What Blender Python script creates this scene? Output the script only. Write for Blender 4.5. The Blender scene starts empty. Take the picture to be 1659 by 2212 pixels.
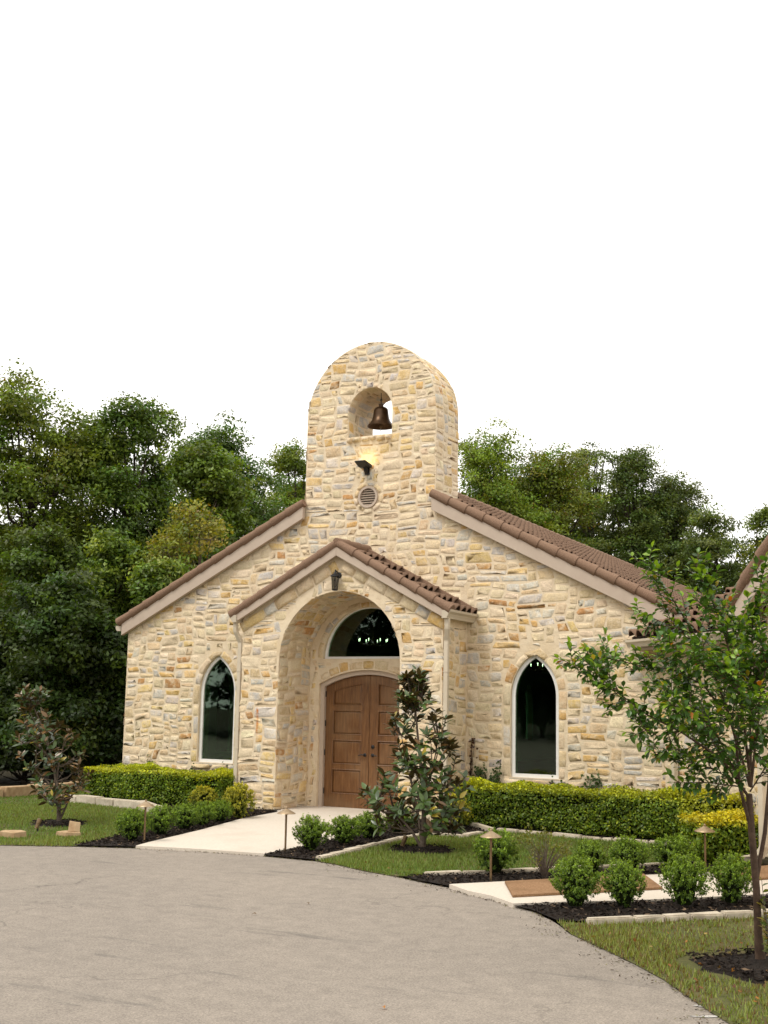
import bpy, bmesh, math, random
import numpy as np
from mathutils import Vector, Matrix
random.seed(7); rng = np.random.default_rng(7)
PI = math.pi
S = bpy.context.scene
COL = S.collection

# ------------------------------------------------------------------ camera
F, CY, YAW, PIT, ROL = 2514.53, 1198.62, -.489, .1297, .0190      # fitted on the photograph (1659 x 2212 px)
CAM = np.array([9.5789, -17.3898, 1.75])
_fw = np.array([math.sin(YAW)*math.cos(PIT), math.cos(YAW)*math.cos(PIT), math.sin(PIT)])
_r0 = np.array([math.cos(YAW), -math.sin(YAW), 0.]); _u0 = np.cross(_r0, _fw)
_r = math.cos(ROL)*_r0 + math.sin(ROL)*_u0; _u = -math.sin(ROL)*_r0 + math.cos(ROL)*_u0
cd = bpy.data.cameras.new('camera'); cam = bpy.data.objects.new('camera', cd); COL.objects.link(cam)
cam.matrix_world = Matrix(((_r[0], _u[0], -_fw[0], CAM[0]), (_r[1], _u[1], -_fw[1], CAM[1]), (_r[2], _u[2], -_fw[2], CAM[2]), (0, 0, 0, 1)))
cd.sensor_fit = 'VERTICAL'; cd.sensor_height = 36; cd.sensor_width = 27
cd.lens = 36*F/2212; cd.shift_y = (CY-1106)/2212
cd.clip_start = .1; cd.clip_end = 2000
S.camera = cam
S.render.resolution_x = 768; S.render.resolution_y = 1024

def ray(x, y): return (x-829.5)/F*_r - (y-CY)/F*_u + _fw
def gp(x, y, z=0): d = ray(x, y); return CAM + (z-CAM[2])/d[2]*d         # pixel -> point at height z
def fp(x, y, Y=0): d = ray(x, y); return CAM + (Y-CAM[1])/d[1]*d         # pixel -> point on a plane parallel to the facade
def at(x, y, dist): d = ray(x, y); return CAM + dist*d                   # pixel -> point at a depth

# ------------------------------------------------------------------ world, sun, exposure
w = bpy.data.worlds.new('World'); S.world = w; w.use_nodes = True
nt = w.node_tree; nt.nodes.clear()
out = nt.nodes.new('ShaderNodeOutputWorld'); bg = nt.nodes.new('ShaderNodeBackground')
sky = nt.nodes.new('ShaderNodeTexSky'); sky.sky_type = 'NISHITA'; sky.sun_disc = False
SUN_EL, SUN_AZ = math.radians(58), math.radians(205)       # high, behind the photographer and a little to the left
sky.sun_elevation = SUN_EL; sky.sun_rotation = SUN_AZ
hs = nt.nodes.new('ShaderNodeHueSaturation'); hs.inputs['Saturation'].default_value = .12
gm = nt.nodes.new('ShaderNodeMix'); gm.data_type = 'RGBA'; gm.inputs[0].default_value = .72
tc = nt.nodes.new('ShaderNodeTexCoord'); cn = nt.nodes.new('ShaderNodeTexNoise'); cn.inputs['Scale'].default_value = 1.6; cn.inputs['Detail'].default_value = 4
cr = nt.nodes.new('ShaderNodeValToRGB'); cr.color_ramp.elements[0].position = .3; cr.color_ramp.elements[0].color = (11.9, 11.5, 10.9, 1); cr.color_ramp.elements[1].position = .75; cr.color_ramp.elements[1].color = (13.6, 13.2, 12.6, 1)
nt.links.new(tc.outputs['Generated'], cn.inputs['Vector']); nt.links.new(cn.outputs['Fac'], cr.inputs[0])
nt.links.new(sky.outputs[0], hs.inputs['Color']); nt.links.new(hs.outputs[0], gm.inputs[6]); nt.links.new(cr.outputs[0], gm.inputs[7])
nt.links.new(gm.outputs[2], bg.inputs['Color']); bg.inputs['Strength'].default_value = .12
nt.links.new(bg.outputs[0], out.inputs[0])
sl = bpy.data.lights.new('sun', 'SUN'); sl.energy = 1.5; sl.angle = math.radians(16); sl.color = (1, .95, .87)
so = bpy.data.objects.new('sun', sl); COL.objects.link(so)
sdir = Vector((math.cos(SUN_EL)*math.sin(SUN_AZ), math.cos(SUN_EL)*math.cos(SUN_AZ), math.sin(SUN_EL)))
so.rotation_euler = sdir.to_track_quat('Z', 'Y').to_euler(); so.location = (0, -30, 40)
S.view_settings.view_transform = 'Standard'; S.view_settings.look = 'None'; S.view_settings.gamma = 1
S.view_settings.exposure = 0.4; S.view_settings.use_curve_mapping = False
S.render.engine = 'CYCLES'

# ------------------------------------------------------------------ materials
def nodes(name):
    m = bpy.data.materials.new(name); m.use_nodes = True; t = m.node_tree; t.nodes.clear()
    o = t.nodes.new('ShaderNodeOutputMaterial'); return m, t, o
def N(t, typ, **kw):
    n = t.nodes.new(typ)
    for k, v in kw.items():
        if k.startswith('i_'): n.inputs[k[2:].replace('_', ' ')].default_value = v
        else: setattr(n, k, v)
    return n
def noise(t, scale, detail=4, rough=.55, coord=None):
    n = N(t, 'ShaderNodeTexNoise'); n.inputs['Scale'].default_value = scale; n.inputs['Detail'].default_value = detail; n.inputs['Roughness'].default_value = rough
    if coord is not None: t.links.new(coord, n.inputs['Vector'])
    return n.outputs['Fac']
def ramp(t, src, stops):
    r = N(t, 'ShaderNodeValToRGB'); e = r.color_ramp.elements
    while len(e) < len(stops): e.new(.5)
    for el, (p, c) in zip(e, stops):
        el.position = p; el.color = (*c, 1) if len(c) == 3 else c
    t.links.new(src, r.inputs[0]); return r.outputs[0]
def mix(t, fac, a, b, mode='MIX'):
    n = N(t, 'ShaderNodeMix', data_type='RGBA', blend_type=mode)
    for s, v in ((0, fac), (6, a), (7, b)):
        if isinstance(v, bpy.types.NodeSocket): t.links.new(v, n.inputs[s])
        else: n.inputs[s].default_value = v if s == 0 else ((*v, 1) if len(v) == 3 else v)
    return n.outputs[2]
def bump(t, h, strength, dist, normal=None):
    b = N(t, 'ShaderNodeBump'); b.inputs['Strength'].default_value = strength; b.inputs['Distance'].default_value = dist
    t.links.new(h, b.inputs['Height'])
    if normal is not None: t.links.new(normal, b.inputs['Normal'])
    return b.outputs[0]
def pos(t): return N(t, 'ShaderNodeNewGeometry').outputs['Position']
def objc(t): return N(t, 'ShaderNodeTexCoord').outputs['Object']
def principled(t, o, col, rough=.7, nrm=None, metal=0, spec=.5):
    p = N(t, 'ShaderNodeBsdfPrincipled'); p.inputs['Roughness'].default_value = rough; p.inputs['Metallic'].default_value = metal; p.inputs['Specular IOR Level'].default_value = spec
    if isinstance(col, bpy.types.NodeSocket): t.links.new(col, p.inputs['Base Color'])
    else: p.inputs['Base Color'].default_value = (*col, 1)
    if nrm is not None: t.links.new(nrm, p.inputs['Normal'])
    t.links.new(p.outputs[0], o.inputs[0]); return p
def speckled(name, c0, c1, scale, rough=.7, bs=.3, bd=.004, metal=0, spec=.5, use=pos, big=None):
    m, t, o = nodes(name); P = use(t); f = noise(t, scale, 6, .65, P)
    col = ramp(t, f, [(.3, c0), (.7, c1)])
    if big:
        g = noise(t, big[0], 4, .6, P); col = mix(t, ramp(t, g, [(big[2], (0, 0, 0)), (big[3], (1, 1, 1))]), col, big[1])
    principled(t, o, col, rough, bump(t, f, bs, bd), metal, spec); return m
def attr(t, name='tint'):
    a = N(t, 'ShaderNodeAttribute'); a.attribute_name = name; return a.outputs['Color']

def rust(t, P, c):
    p0 = fp(556, 1556, PYF); sep = N(t, 'ShaderNodeSeparateXYZ'); t.links.new(P, sep.inputs[0])
    nz = noise(t, 22, 3, .6, P)
    def band(sock, mid, half, soft):
        a = N(t, 'ShaderNodeMath', operation='SUBTRACT'); t.links.new(sock, a.inputs[0]); a.inputs[1].default_value = mid
        b = N(t, 'ShaderNodeMath', operation='ABSOLUTE'); t.links.new(a.outputs[0], b.inputs[0])
        m = N(t, 'ShaderNodeMapRange'); m.inputs[1].default_value = half; m.inputs[2].default_value = half+soft; m.inputs[3].default_value = 1; m.inputs[4].default_value = 0; t.links.new(b.outputs[0], m.inputs[0]); return m.outputs[0]
    def mul(a, b):
        n = N(t, 'ShaderNodeMath', operation='MULTIPLY'); t.links.new(a, n.inputs[0]); t.links.new(b, n.inputs[1]); return n.outputs[0]
    f = mul(mul(band(sep.outputs[0], p0[0], .006, .03), band(sep.outputs[2], p0[2], .17, .08)), mul(band(sep.outputs[1], PYF, .06, .02), ramp(t, nz, [(.3, (.2, .2, .2)), (.6, (1, 1, 1))])))
    return mix(t, f, c, (.50, .17, .025))
PYF = -.9245
def make_stone():
    m, t, o = nodes('stone'); P = pos(t); c = attr(t)
    f = noise(t, 9, 6, .62, P); g = noise(t, 38, 5, .7, P); k = noise(t, 5.5, 3, .5, P)
    c = mix(t, .75, c, ramp(t, g, [(.28, (.66, .62, .57)), (.7, (1.18, 1.17, 1.14))]), 'MULTIPLY')
    c = mix(t, ramp(t, f, [(.46, (0, 0, 0)), (.66, (.85, .85, .85))]), c, (.70, .575, .40))                  # sandy mortar smeared over
    c = mix(t, ramp(t, k, [(.60, (0, 0, 0)), (.76, (.55, .55, .55))]), c, (.50, .32, .12))                   # iron staining
    c = rust(t, P, c)
    b = bump(t, f, .9, .018); b = bump(t, g, .9, .011, b)
    principled(t, o, c, .9, b, spec=.2); return m
def make_mortar():
    m, t, o = nodes('mortar'); P = pos(t); f = noise(t, 7, 6, .65, P); g = noise(t, 60, 4, .7, P); k = noise(t, 1.4, 3, .5, P)
    c = ramp(t, f, [(.25, (.60, .475, .325)), (.5, (.715, .59, .42)), (.8, (.77, .66, .49))])
    c = mix(t, ramp(t, k, [(.55, (0, 0, 0)), (.72, (.5, .5, .5))]), c, (.58, .43, .24))
    c = rust(t, P, c)
    b = bump(t, f, .9, .02); b = bump(t, g, .5, .005, b)
    principled(t, o, c, .95, b, spec=.15); return m
def make_leaf(name, trans=.3, rough=.45, back=None, spec=.35):
    m, t, o = nodes(name); c = attr(t)
    if back:
        gm = N(t, 'ShaderNodeNewGeometry'); c = mix(t, gm.outputs['Backfacing'], c, back)
    p = N(t, 'ShaderNodeBsdfPrincipled'); p.inputs['Roughness'].default_value = rough; p.inputs['Specular IOR Level'].default_value = spec
    t.links.new(c, p.inputs['Base Color'])
    tr = N(t, 'ShaderNodeBsdfTranslucent'); c2 = mix(t, 1.0, c, (1.6, 1.5, .4), 'MULTIPLY'); t.links.new(c2, tr.inputs[0])
    mx = N(t, 'ShaderNodeMixShader'); mx.inputs[0].default_value = trans
    t.links.new(p.outputs[0], mx.inputs[1]); t.links.new(tr.outputs[0], mx.inputs[2]); t.links.new(mx.outputs[0], o.inputs[0]); return m
def make_asphalt():
    m, t, o = nodes('asphalt'); P = pos(t)
    f = noise(t, 75, 8, .9, P); g = noise(t, .35, 5, .6, P); h = noise(t, 160, 3, .8, P)
    c = ramp(t, f, [(.36, (.145, .123, .100)), (.5, (.258, .225, .190)), (.64, (.39, .348, .30))])
    c = mix(t, .6, c, ramp(t, g, [(.3, (.82, .82, .83)), (.7, (1.12, 1.1, 1.08))]), 'MULTIPLY')
    mp = N(t, 'ShaderNodeMapping'); mp.inputs['Rotation'].default_value = (0, 0, .42); mp.inputs['Scale'].default_value = (.55, 2.6, 1); t.links.new(P, mp.inputs[0])
    s1 = noise(t, 1.1, 7, .68, mp.outputs[0])
    c = mix(t, ramp(t, s1, [(.585, (0, 0, 0)), (.71, (.7, .7, .7))]), c, (.10, .092, .083))               # tyre scuffs
    mp2 = N(t, 'ShaderNodeMapping'); mp2.inputs['Rotation'].default_value = (0, 0, -.35); mp2.inputs['Scale'].default_value = (.8, 7, 1); t.links.new(P, mp2.inputs[0])
    s2 = noise(t, 1.3, 5, .7, mp2.outputs[0])
    c = mix(t, ramp(t, s2, [(.66, (0, 0, 0)), (.74, (.55, .55, .55))]), c, (.09, .08, .072))
    v = N(t, 'ShaderNodeTexVoronoi'); v.inputs['Scale'].default_value = 80; t.links.new(P, v.inputs['Vector'])
    c = mix(t, .3, c, ramp(t, v.outputs['Color'], [(.15, (.58, .57, .56)), (.5, (1, 1, 1)), (.9, (1.4, 1.39, 1.36))]), 'MULTIPLY')
    k = noise(t, 6, 5, .7, P); c = mix(t, .7, c, ramp(t, k, [(.3, (.8, .8, .8)), (.7, (1.16, 1.16, 1.15))]), 'MULTIPLY')
    vc = N(t, 'ShaderNodeTexVoronoi', feature='DISTANCE_TO_EDGE'); vc.inputs['Scale'].default_value = .42
    wz = N(t, 'ShaderNodeTexNoise'); wz.inputs['Scale'].default_value = 1.6; wz.inputs['Detail'].default_value = 6; t.links.new(P, wz.inputs['Vector'])
    wv = N(t, 'ShaderNodeVectorMath', operation='MULTIPLY_ADD'); t.links.new(wz.outputs['Color'], wv.inputs[0]); wv.inputs[1].default_value = (.9, .9, .9); t.links.new(P, wv.inputs[2]); t.links.new(wv.outputs[0], vc.inputs['Vector'])
    ck = ramp(t, vc.outputs['Distance'], [(.0, (1, 1, 1)), (.006, (0, 0, 0))]); part = ramp(t, noise(t, .5, 2, .5, P), [(.5, (0, 0, 0)), (.62, (.6, .6, .6))])
    c = mix(t, mix(t, 1., ck, part, 'MULTIPLY'), c, (.07, .062, .054))
    b = bump(t, f, .35, .003); b = bump(t, h, .3, .002, b)
    principled(t, o, c, .92, b, spec=.2); return m
def make_wood():
    m, t, o = nodes('door_wood'); P = pos(t)
    mp = N(t, 'ShaderNodeMapping'); mp.inputs['Scale'].default_value = (14, 14, 1.1); t.links.new(P, mp.inputs[0])
    f = noise(t, 3.0, 6, .7, mp.outputs[0]); g = noise(t, 1.3, 3, .5, P)
    c = ramp(t, f, [(.25, (.062, .025, .008)), (.5, (.148, .063, .019)), (.75, (.25, .12, .043))])
    c = mix(t, ramp(t, g, [(.42, (0, 0, 0)), (.7, (.55, .55, .55))]), c, (.27, .17, .088))                   # weathered, greyed patches
    principled(t, o, c, .48, bump(t, f, .25, .003)); return m
def make_glass():
    m, t, o = nodes('window_glass'); gl = N(t, 'ShaderNodeBsdfGlossy'); gl.inputs['Roughness'].default_value = .015; gl.inputs[0].default_value = (.95, 1, .97, 1)
    tr = N(t, 'ShaderNodeBsdfTransparent'); tr.inputs[0].default_value = (.52, .70, .54, 1)
    fr = N(t, 'ShaderNodeFresnel'); fr.inputs[0].default_value = 1.52
    nz = noise(t, 1.2, 2, .5, pos(t)); b = bump(t, nz, .05, .05); t.links.new(b, gl.inputs['Normal'])
    mx = N(t, 'ShaderNodeMixShader'); t.links.new(fr.outputs[0], mx.inputs[0]); t.links.new(tr.outputs[0], mx.inputs[1]); t.links.new(gl.outputs[0], mx.inputs[2])
    t.links.new(mx.outputs[0], o.inputs[0]); return m
def emit(name, col, st):
    m, t, o = nodes(name); e = N(t, 'ShaderNodeEmission'); e.inputs[0].default_value = (*col, 1); e.inputs[1].default_value = st; t.links.new(e.outputs[0], o.inputs[0]); return m

M = dict(
 stone=make_stone(), mortar=make_mortar(), asphalt=make_asphalt(), wood=make_wood(), glass=make_glass(),
 fascia=speckled('painted_trim', (.46, .365, .285), (.50, .405, .32), 6, .6, .15, .003),
 gutter=speckled('gutter_metal', (.50, .43, .33), (.56, .49, .385), 3, .42, .05, .002),
 spout=speckled('downspout_metal', (.55, .47, .355), (.60, .52, .40), 3, .42, .05, .002),
 white=speckled('white_frame', (.74, .73, .70), (.82, .81, .79), 5, .4, .05, .001),
 tile=speckled('roof_tile', (.125, .074, .048), (.31, .20, .135), 90, .92, .8, .006, spec=.2, big=(1.3, (.235, .15, .10), .5, .75)),
 deck=speckled('roof_deck', (.03, .02, .015), (.05, .033, .025), 30, .95),
 concrete=speckled('concrete', (.52, .455, .375), (.64, .575, .49), 45, .9, .3, .003, spec=.2, big=(.9, (.50, .43, .35), .52, .8)),
 mulch=speckled('mulch', (.008, .006, .005), (.04, .03, .024), 40, .95, 1, .03, spec=.2),
 chip=make_leaf('mulch_chip', 0, .9, spec=.1),
 soil=speckled('lawn_soil', (.055, .065, .022), (.13, .12, .05), 9, .95, .6, .02, spec=.1, big=(.8, (.16, .12, .065), .55, .75)),
 ground=speckled('ground_litter', (.025, .022, .012), (.06, .05, .03), 3, .95, .7, .03, spec=.1),
 leaf=make_leaf('leaf', .3), grass=make_leaf('grass_blade', .3, .6, spec=.2),
 gloss=make_leaf('magnolia_leaf', .10, .30, back=(.085, .058, .024), spec=.5),
 myrtle=make_leaf('myrtle_leaf', .32, .34, spec=.5),
 core=speckled('shrub_core', (.006, .009, .003), (.016, .022, .006), 20, .95, spec=.05),  # near black, for the solids that block light inside hedges and shrubs
 bark=speckled('bark', (.075, .055, .04), (.17, .135, .105), 25, .9, .7, .012, spec=.15),
 darkbark=speckled('dark_bark', (.022, .017, .012), (.06, .047, .035), 18, .95, .7, .02, spec=.1),
 myrtlebark=speckled('myrtle_bark', (.045, .027, .018), (.13, .082, .055), 14, .75, .4, .006, spec=.25),
 bronze=speckled('bell_bronze', (.05, .028, .014), (.095, .054, .028), 14, .38, .1, .002, metal=.75),
 black=speckled('black_metal', (.008, .008, .009), (.018, .018, .019), 20, .45, .05, .001, metal=.2),
 brass=speckled('aged_brass', (.26, .18, .10), (.40, .30, .19), 25, .42, .1, .001, metal=.65),
 brasspole=speckled('aged_brass_pole', (.15, .095, .045), (.24, .16, .085), 25, .45, .1, .001, metal=.6),
 mat=speckled('coir_mat', (.20, .11, .055), (.40, .25, .145), 70, .98, 1, .012, spec=.05, big=(3.5, (.22, .13, .07), .5, .75)),
 edging=speckled('edging_stone', (.40, .34, .26), (.60, .53, .42), 11, .9, .7, .01, spec=.2, big=(2.2, (.25, .21, .15), .55, .8)),
 flag=speckled('flagstone', (.30, .19, .10), (.48, .35, .21), 9, .9, .7, .01, spec=.2),
 inwall=speckled('interior_plaster', (.72, .73, .67), (.78, .78, .72), 4, .9),
 indark=speckled('interior_timber', (.03, .022, .016), (.06, .045, .03), 6, .8),
 clear=None,
 bulb=emit('lit_bulb', (1, .93, .8), 7), led=emit('lit_led', (1, .82, .45), 3),
 led_off=speckled('lens_glass', (.5, .5, .5), (.6, .6, .6), 10, .2),
 paint=speckled('white_paint_mark', (.36, .34, .31), (.5, .48, .45), 40, .8),
)

def make_clear():
    m, t, o = nodes('lantern_glass'); gl = N(t, 'ShaderNodeBsdfGlossy'); gl.inputs['Roughness'].default_value = .1
    tr = N(t, 'ShaderNodeBsdfTransparent'); tr.inputs[0].default_value = (.5, .5, .48, 1); mx = N(t, 'ShaderNodeMixShader'); mx.inputs[0].default_value = .08
    t.links.new(tr.outputs[0], mx.inputs[1]); t.links.new(gl.outputs[0], mx.inputs[2]); t.links.new(mx.outputs[0], o.inputs[0]); return m
M['clear'] = make_clear()
# ------------------------------------------------------------------ object helpers
def link(name, data=None, parent=None):
    o = bpy.data.objects.new(name, data); COL.objects.link(o)
    if parent is not None: o.parent = parent
    return o
def tag(o, label=None, cat=None, group=None, kind=None):
    if label: o['label'] = label
    if cat: o['category'] = cat
    if group: o['group'] = group
    if kind: o['kind'] = kind
    return o
def thing(name, label, cat, loc=(0, 0, 0), rz=0, group=None):
    o = link(name); o.location = tuple(float(c) for c in loc); o.rotation_euler = (0, 0, rz); o.empty_display_size = .2
    return tag(o, label, cat, group)

def np_mesh(name, V, faces, k, mat, tint=None, smooth=False):
    """V (n,3); faces (m,k) array of equal sized polygons"""
    me = bpy.data.meshes.new(name); V = np.asarray(V, dtype=np.float32); faces = np.asarray(faces, dtype=np.int32)
    me.vertices.add(len(V)); me.vertices.foreach_set('co', V.ravel())
    m = len(faces); me.loops.add(m*k); me.loops.foreach_set('vertex_index', faces.ravel())
    me.polygons.add(m); me.polygons.foreach_set('loop_start', np.arange(m, dtype=np.int32)*k)
    if smooth: me.polygons.foreach_set('use_smooth', np.ones(m, dtype=bool))
    me.update(calc_edges=True); me.materials.append(mat)
    if tint is not None:
        a = me.color_attributes.new('tint', 'FLOAT_COLOR', 'POINT'); c = np.ones((len(V), 4), dtype=np.float32); c[:, :3] = tint
        a.data.foreach_set('color', c.ravel())
    return me

class MB:
    """collects shapes; build() links them as one mesh object"""
    def __init__(s): s.v = []; s.f = []
    def add(s, V, Fc):
        n = len(s.v); s.v += [tuple(map(float, p)) for p in V]; s.f += [tuple(i+n for i in f) for f in Fc]; return s
    def box(s, x0, x1, y0, y1, z0, z1):
        return s.add([(x0,y0,z0),(x1,y0,z0),(x1,y1,z0),(x0,y1,z0),(x0,y0,z1),(x1,y0,z1),(x1,y1,z1),(x0,y1,z1)],
                     [(0,3,2,1),(4,5,6,7),(0,1,5,4),(1,2,6,5),(2,3,7,6),(3,0,4,7)])
    def prism(s, poly, vec):
        n = len(poly); v = Vector(vec); P = [Vector(p) for p in poly]
        return s.add(P+[p+v for p in P], [tuple(range(n))[::-1], tuple(range(n, 2*n))]+[(i, (i+1) % n, (i+1) % n+n, i+n) for i in range(n)])
    def tube(s, pts, rad, seg=8, caps=True, flat=1.0):
        P = [Vector(p) for p in pts]; n = len(P)
        if not hasattr(rad, '__len__'): rad = [rad]*n
        V = []; up = None
        for i in range(n):
            d = (P[min(i+1, n-1)]-P[max(i-1, 0)]).normalized()
            if up is None: up = Vector((0, 0, 1)) if abs(d.z) < .9 else Vector((1, 0, 0))
            a = d.cross(up).normalized(); b = a.cross(d).normalized(); up = b
            for k in range(seg):
                t = 2*PI*k/seg; V.append(P[i]+(a*math.cos(t)+b*math.sin(t)*flat)*rad[i])
        Fc = [(i*seg+k, i*seg+(k+1) % seg, (i+1)*seg+(k+1) % seg, (i+1)*seg+k) for i in range(n-1) for k in range(seg)]
        if caps: Fc += [tuple(range(seg))[::-1], tuple(range((n-1)*seg, n*seg))]
        return s.add(V, Fc)
    def rect_tube(s, pts, w, d, side):
        """rectangular pipe; side = horizontal unit vector across its width"""
        P = [Vector(p) for p in pts]; n = len(P); a = Vector(side); V = []
        for i in range(n):
            t = (P[min(i+1, n-1)]-P[max(i-1, 0)]).normalized(); b = t.cross(a).normalized()
            for sx, sy in ((-1,-1),(1,-1),(1,1),(-1,1)): V.append(P[i]+a*sx*w/2+b*sy*d/2)
        Fc = [(i*4+k, i*4+(k+1) % 4, (i+1)*4+(k+1) % 4, (i+1)*4+k) for i in range(n-1) for k in range(4)]+[(3,2,1,0), tuple(range((n-1)*4, n*4))]
        return s.add(V, Fc)
    def lathe(s, prof, c=(0, 0, 0), seg=16):
        V = []; n = len(prof)
        for r, z in prof:
            for k in range(seg): t = 2*PI*k/seg; V.append((c[0]+r*math.cos(t), c[1]+r*math.sin(t), c[2]+z))
        Fc = [(i*seg+k, i*seg+(k+1) % seg, (i+1)*seg+(k+1) % seg, (i+1)*seg+k) for i in range(n-1) for k in range(seg)]
        Fc += [tuple(range(seg))[::-1], tuple(range((n-1)*seg, n*seg))]
        return s.add(V, Fc)
    def build(s, name, mat, parent=None, smooth=False, bevel=0, fix=True):
        me = bpy.data.meshes.new(name); me.from_pydata(s.v, [], s.f)
        if fix or bevel:
            bm = bmesh.new(); bm.from_mesh(me); bmesh.ops.recalc_face_normals(bm, faces=bm.faces)
            if bevel: bmesh.ops.bevel(bm, geom=list(bm.edges), offset=bevel, segments=2, affect='EDGES', clamp_overlap=True)
            bm.to_mesh(me); bm.free()
        me.materials.append(M[mat] if isinstance(mat, str) else mat)
        if smooth: me.polygons.foreach_set('use_smooth', [True]*len(me.polygons)); me.set_sharp_from_angle(angle=math.radians(40))
        return link(name, me, parent)

def copy_tree(o, parent=None):
    c = o.copy(); COL.objects.link(c); c.parent = parent
    for ch in o.children: copy_tree(ch, c)
    return c

def holed(name, outer, holes, depth0, depth1, frame, mat, parent):
    """wall slab: outline with holes in (u,v), extruded between two depths; frame(u,v,d)->xyz"""
    bm = bmesh.new(); loops = []
    for loop in [outer]+holes:
        vs = [bm.verts.new(frame(u_, v_, depth0)) for u_, v_ in loop]
        es = [bm.edges.new((vs[i], vs[(i+1) % len(vs)])) for i in range(len(vs))]; loops.append((vs, es, loop))
    r = bmesh.ops.triangle_fill(bm, use_beauty=True, use_dissolve=False, edges=[e for l in loops for e in l[1]])
    front = [g for g in r['geom'] if isinstance(g, bmesh.types.BMFace)]
    back = {}
    for vs, es, loop in loops:
        for vtx, (u_, v_) in zip(vs, loop): back[vtx] = bm.verts.new(frame(u_, v_, depth1))
    for f in front: bm.faces.new([back[x] for x in reversed(f.verts)])
    for vs, es, loop in loops:
        for i in range(len(vs)): a, b = vs[i], vs[(i+1) % len(vs)]; bm.faces.new((a, b, back[b], back[a]))
    bmesh.ops.recalc_face_normals(bm, faces=bm.faces)
    me = bpy.data.meshes.new(name); bm.to_mesh(me); bm.free(); me.materials.append(M[mat]); return link(name, me, parent)

# ------------------------------------------------------------------ masonry
TINTS = [((.68, .555, .375), 30), ((.73, .625, .455), 20), ((.63, .48, .29), 14), ((.49, .48, .46), 10), ((.59, .555, .50), 13), ((.60, .38, .13), 6), ((.48, .25, .085), 3), ((.67, .49, .22), 7)]
_tc = np.array([t for t, _ in TINTS]); _tp = np.array([p for _, p in TINTS], float); _tp /= _tp.sum()
STONES = []       # (verts, tris, tint, weight)
def add_stone(poly, fmap, proud=(.010, .030), weight=1., tint=None):
    """poly: (k,2) outline in the wall's own (u,v); fmap(u,v,d)->(n,3)"""
    P = np.asarray(poly, float); k = len(P); c = P.mean(0)
    x, y = P[:, 0], P[:, 1]; area = .5*abs(np.dot(x, np.roll(y, -1))-np.dot(y, np.roll(x, -1)))
    dd = rng.uniform(*proud); sz = math.sqrt(max(area, 1e-4))
    r1 = c+(P-c)*.94; r2 = c+(P-c)*(.66+rng.uniform(-.16, .16, (k, 1)))
    d0 = np.full(k, -.004); d1 = dd*rng.uniform(.0, .6, k); d2 = dd+rng.uniform(-.35, .75, k)*min(.010, .045*sz)
    cc = c+rng.uniform(-.15, .15, 2)*sz
    uv = np.vstack([P, r1, r2, cc[None]]); d = np.concatenate([d0, d1, d2, [dd+rng.uniform(-.3, .8)*min(.011, .045*sz)]])
    V = fmap(uv[:, 0], uv[:, 1], d)
    i = np.arange(k); j = (i+1) % k
    T = np.vstack([np.c_[i, j, j+k], np.c_[i, j+k, i+k], np.c_[i+k, j+k, j+2*k], np.c_[i+k, j+2*k, i+2*k], np.c_[i+2*k, j+2*k, np.full(k, 3*k)]])
    t = np.array(tint) if tint is not None else _tc[rng.choice(len(_tc), p=_tp)]
    t = t*.93+np.array([.69, .56, .39])*.12; t = t*rng.uniform(.88, 1.09)*(1+rng.uniform(-.03, .03, 3))
    STONES.append((V, T, t, area*weight))
def rounded(u0, u1, v0, v1, gap=.012, jit=.011):
    u0 += gap; u1 -= gap; v0 += gap; v1 -= gap; a, b = u1-u0, v1-v0
    q = lambda s: min(rng.uniform(.02, .20)*s, rng.uniform(.008, .045))
    P = [(u0+q(a), v0), (u1-q(a), v0), (u1, v0+q(b)), (u1, v1-q(b)), (u1-q(a), v1), (u0+q(a), v1), (u0, v1-q(b)), (u0, v0+q(b))]
    P = np.array(P)+rng.uniform(-jit, jit, (8, 2))*np.array([1.5, 1.]); c = P.mean(0); th = rng.normal(0, .03); sh = rng.normal(0, .10)
    Q = P-c; Q[:, 0] += sh*Q[:, 1]; Q[:, 1] += th*np.clip(Q[:, 0], -.2, .2); return c+Q
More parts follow.
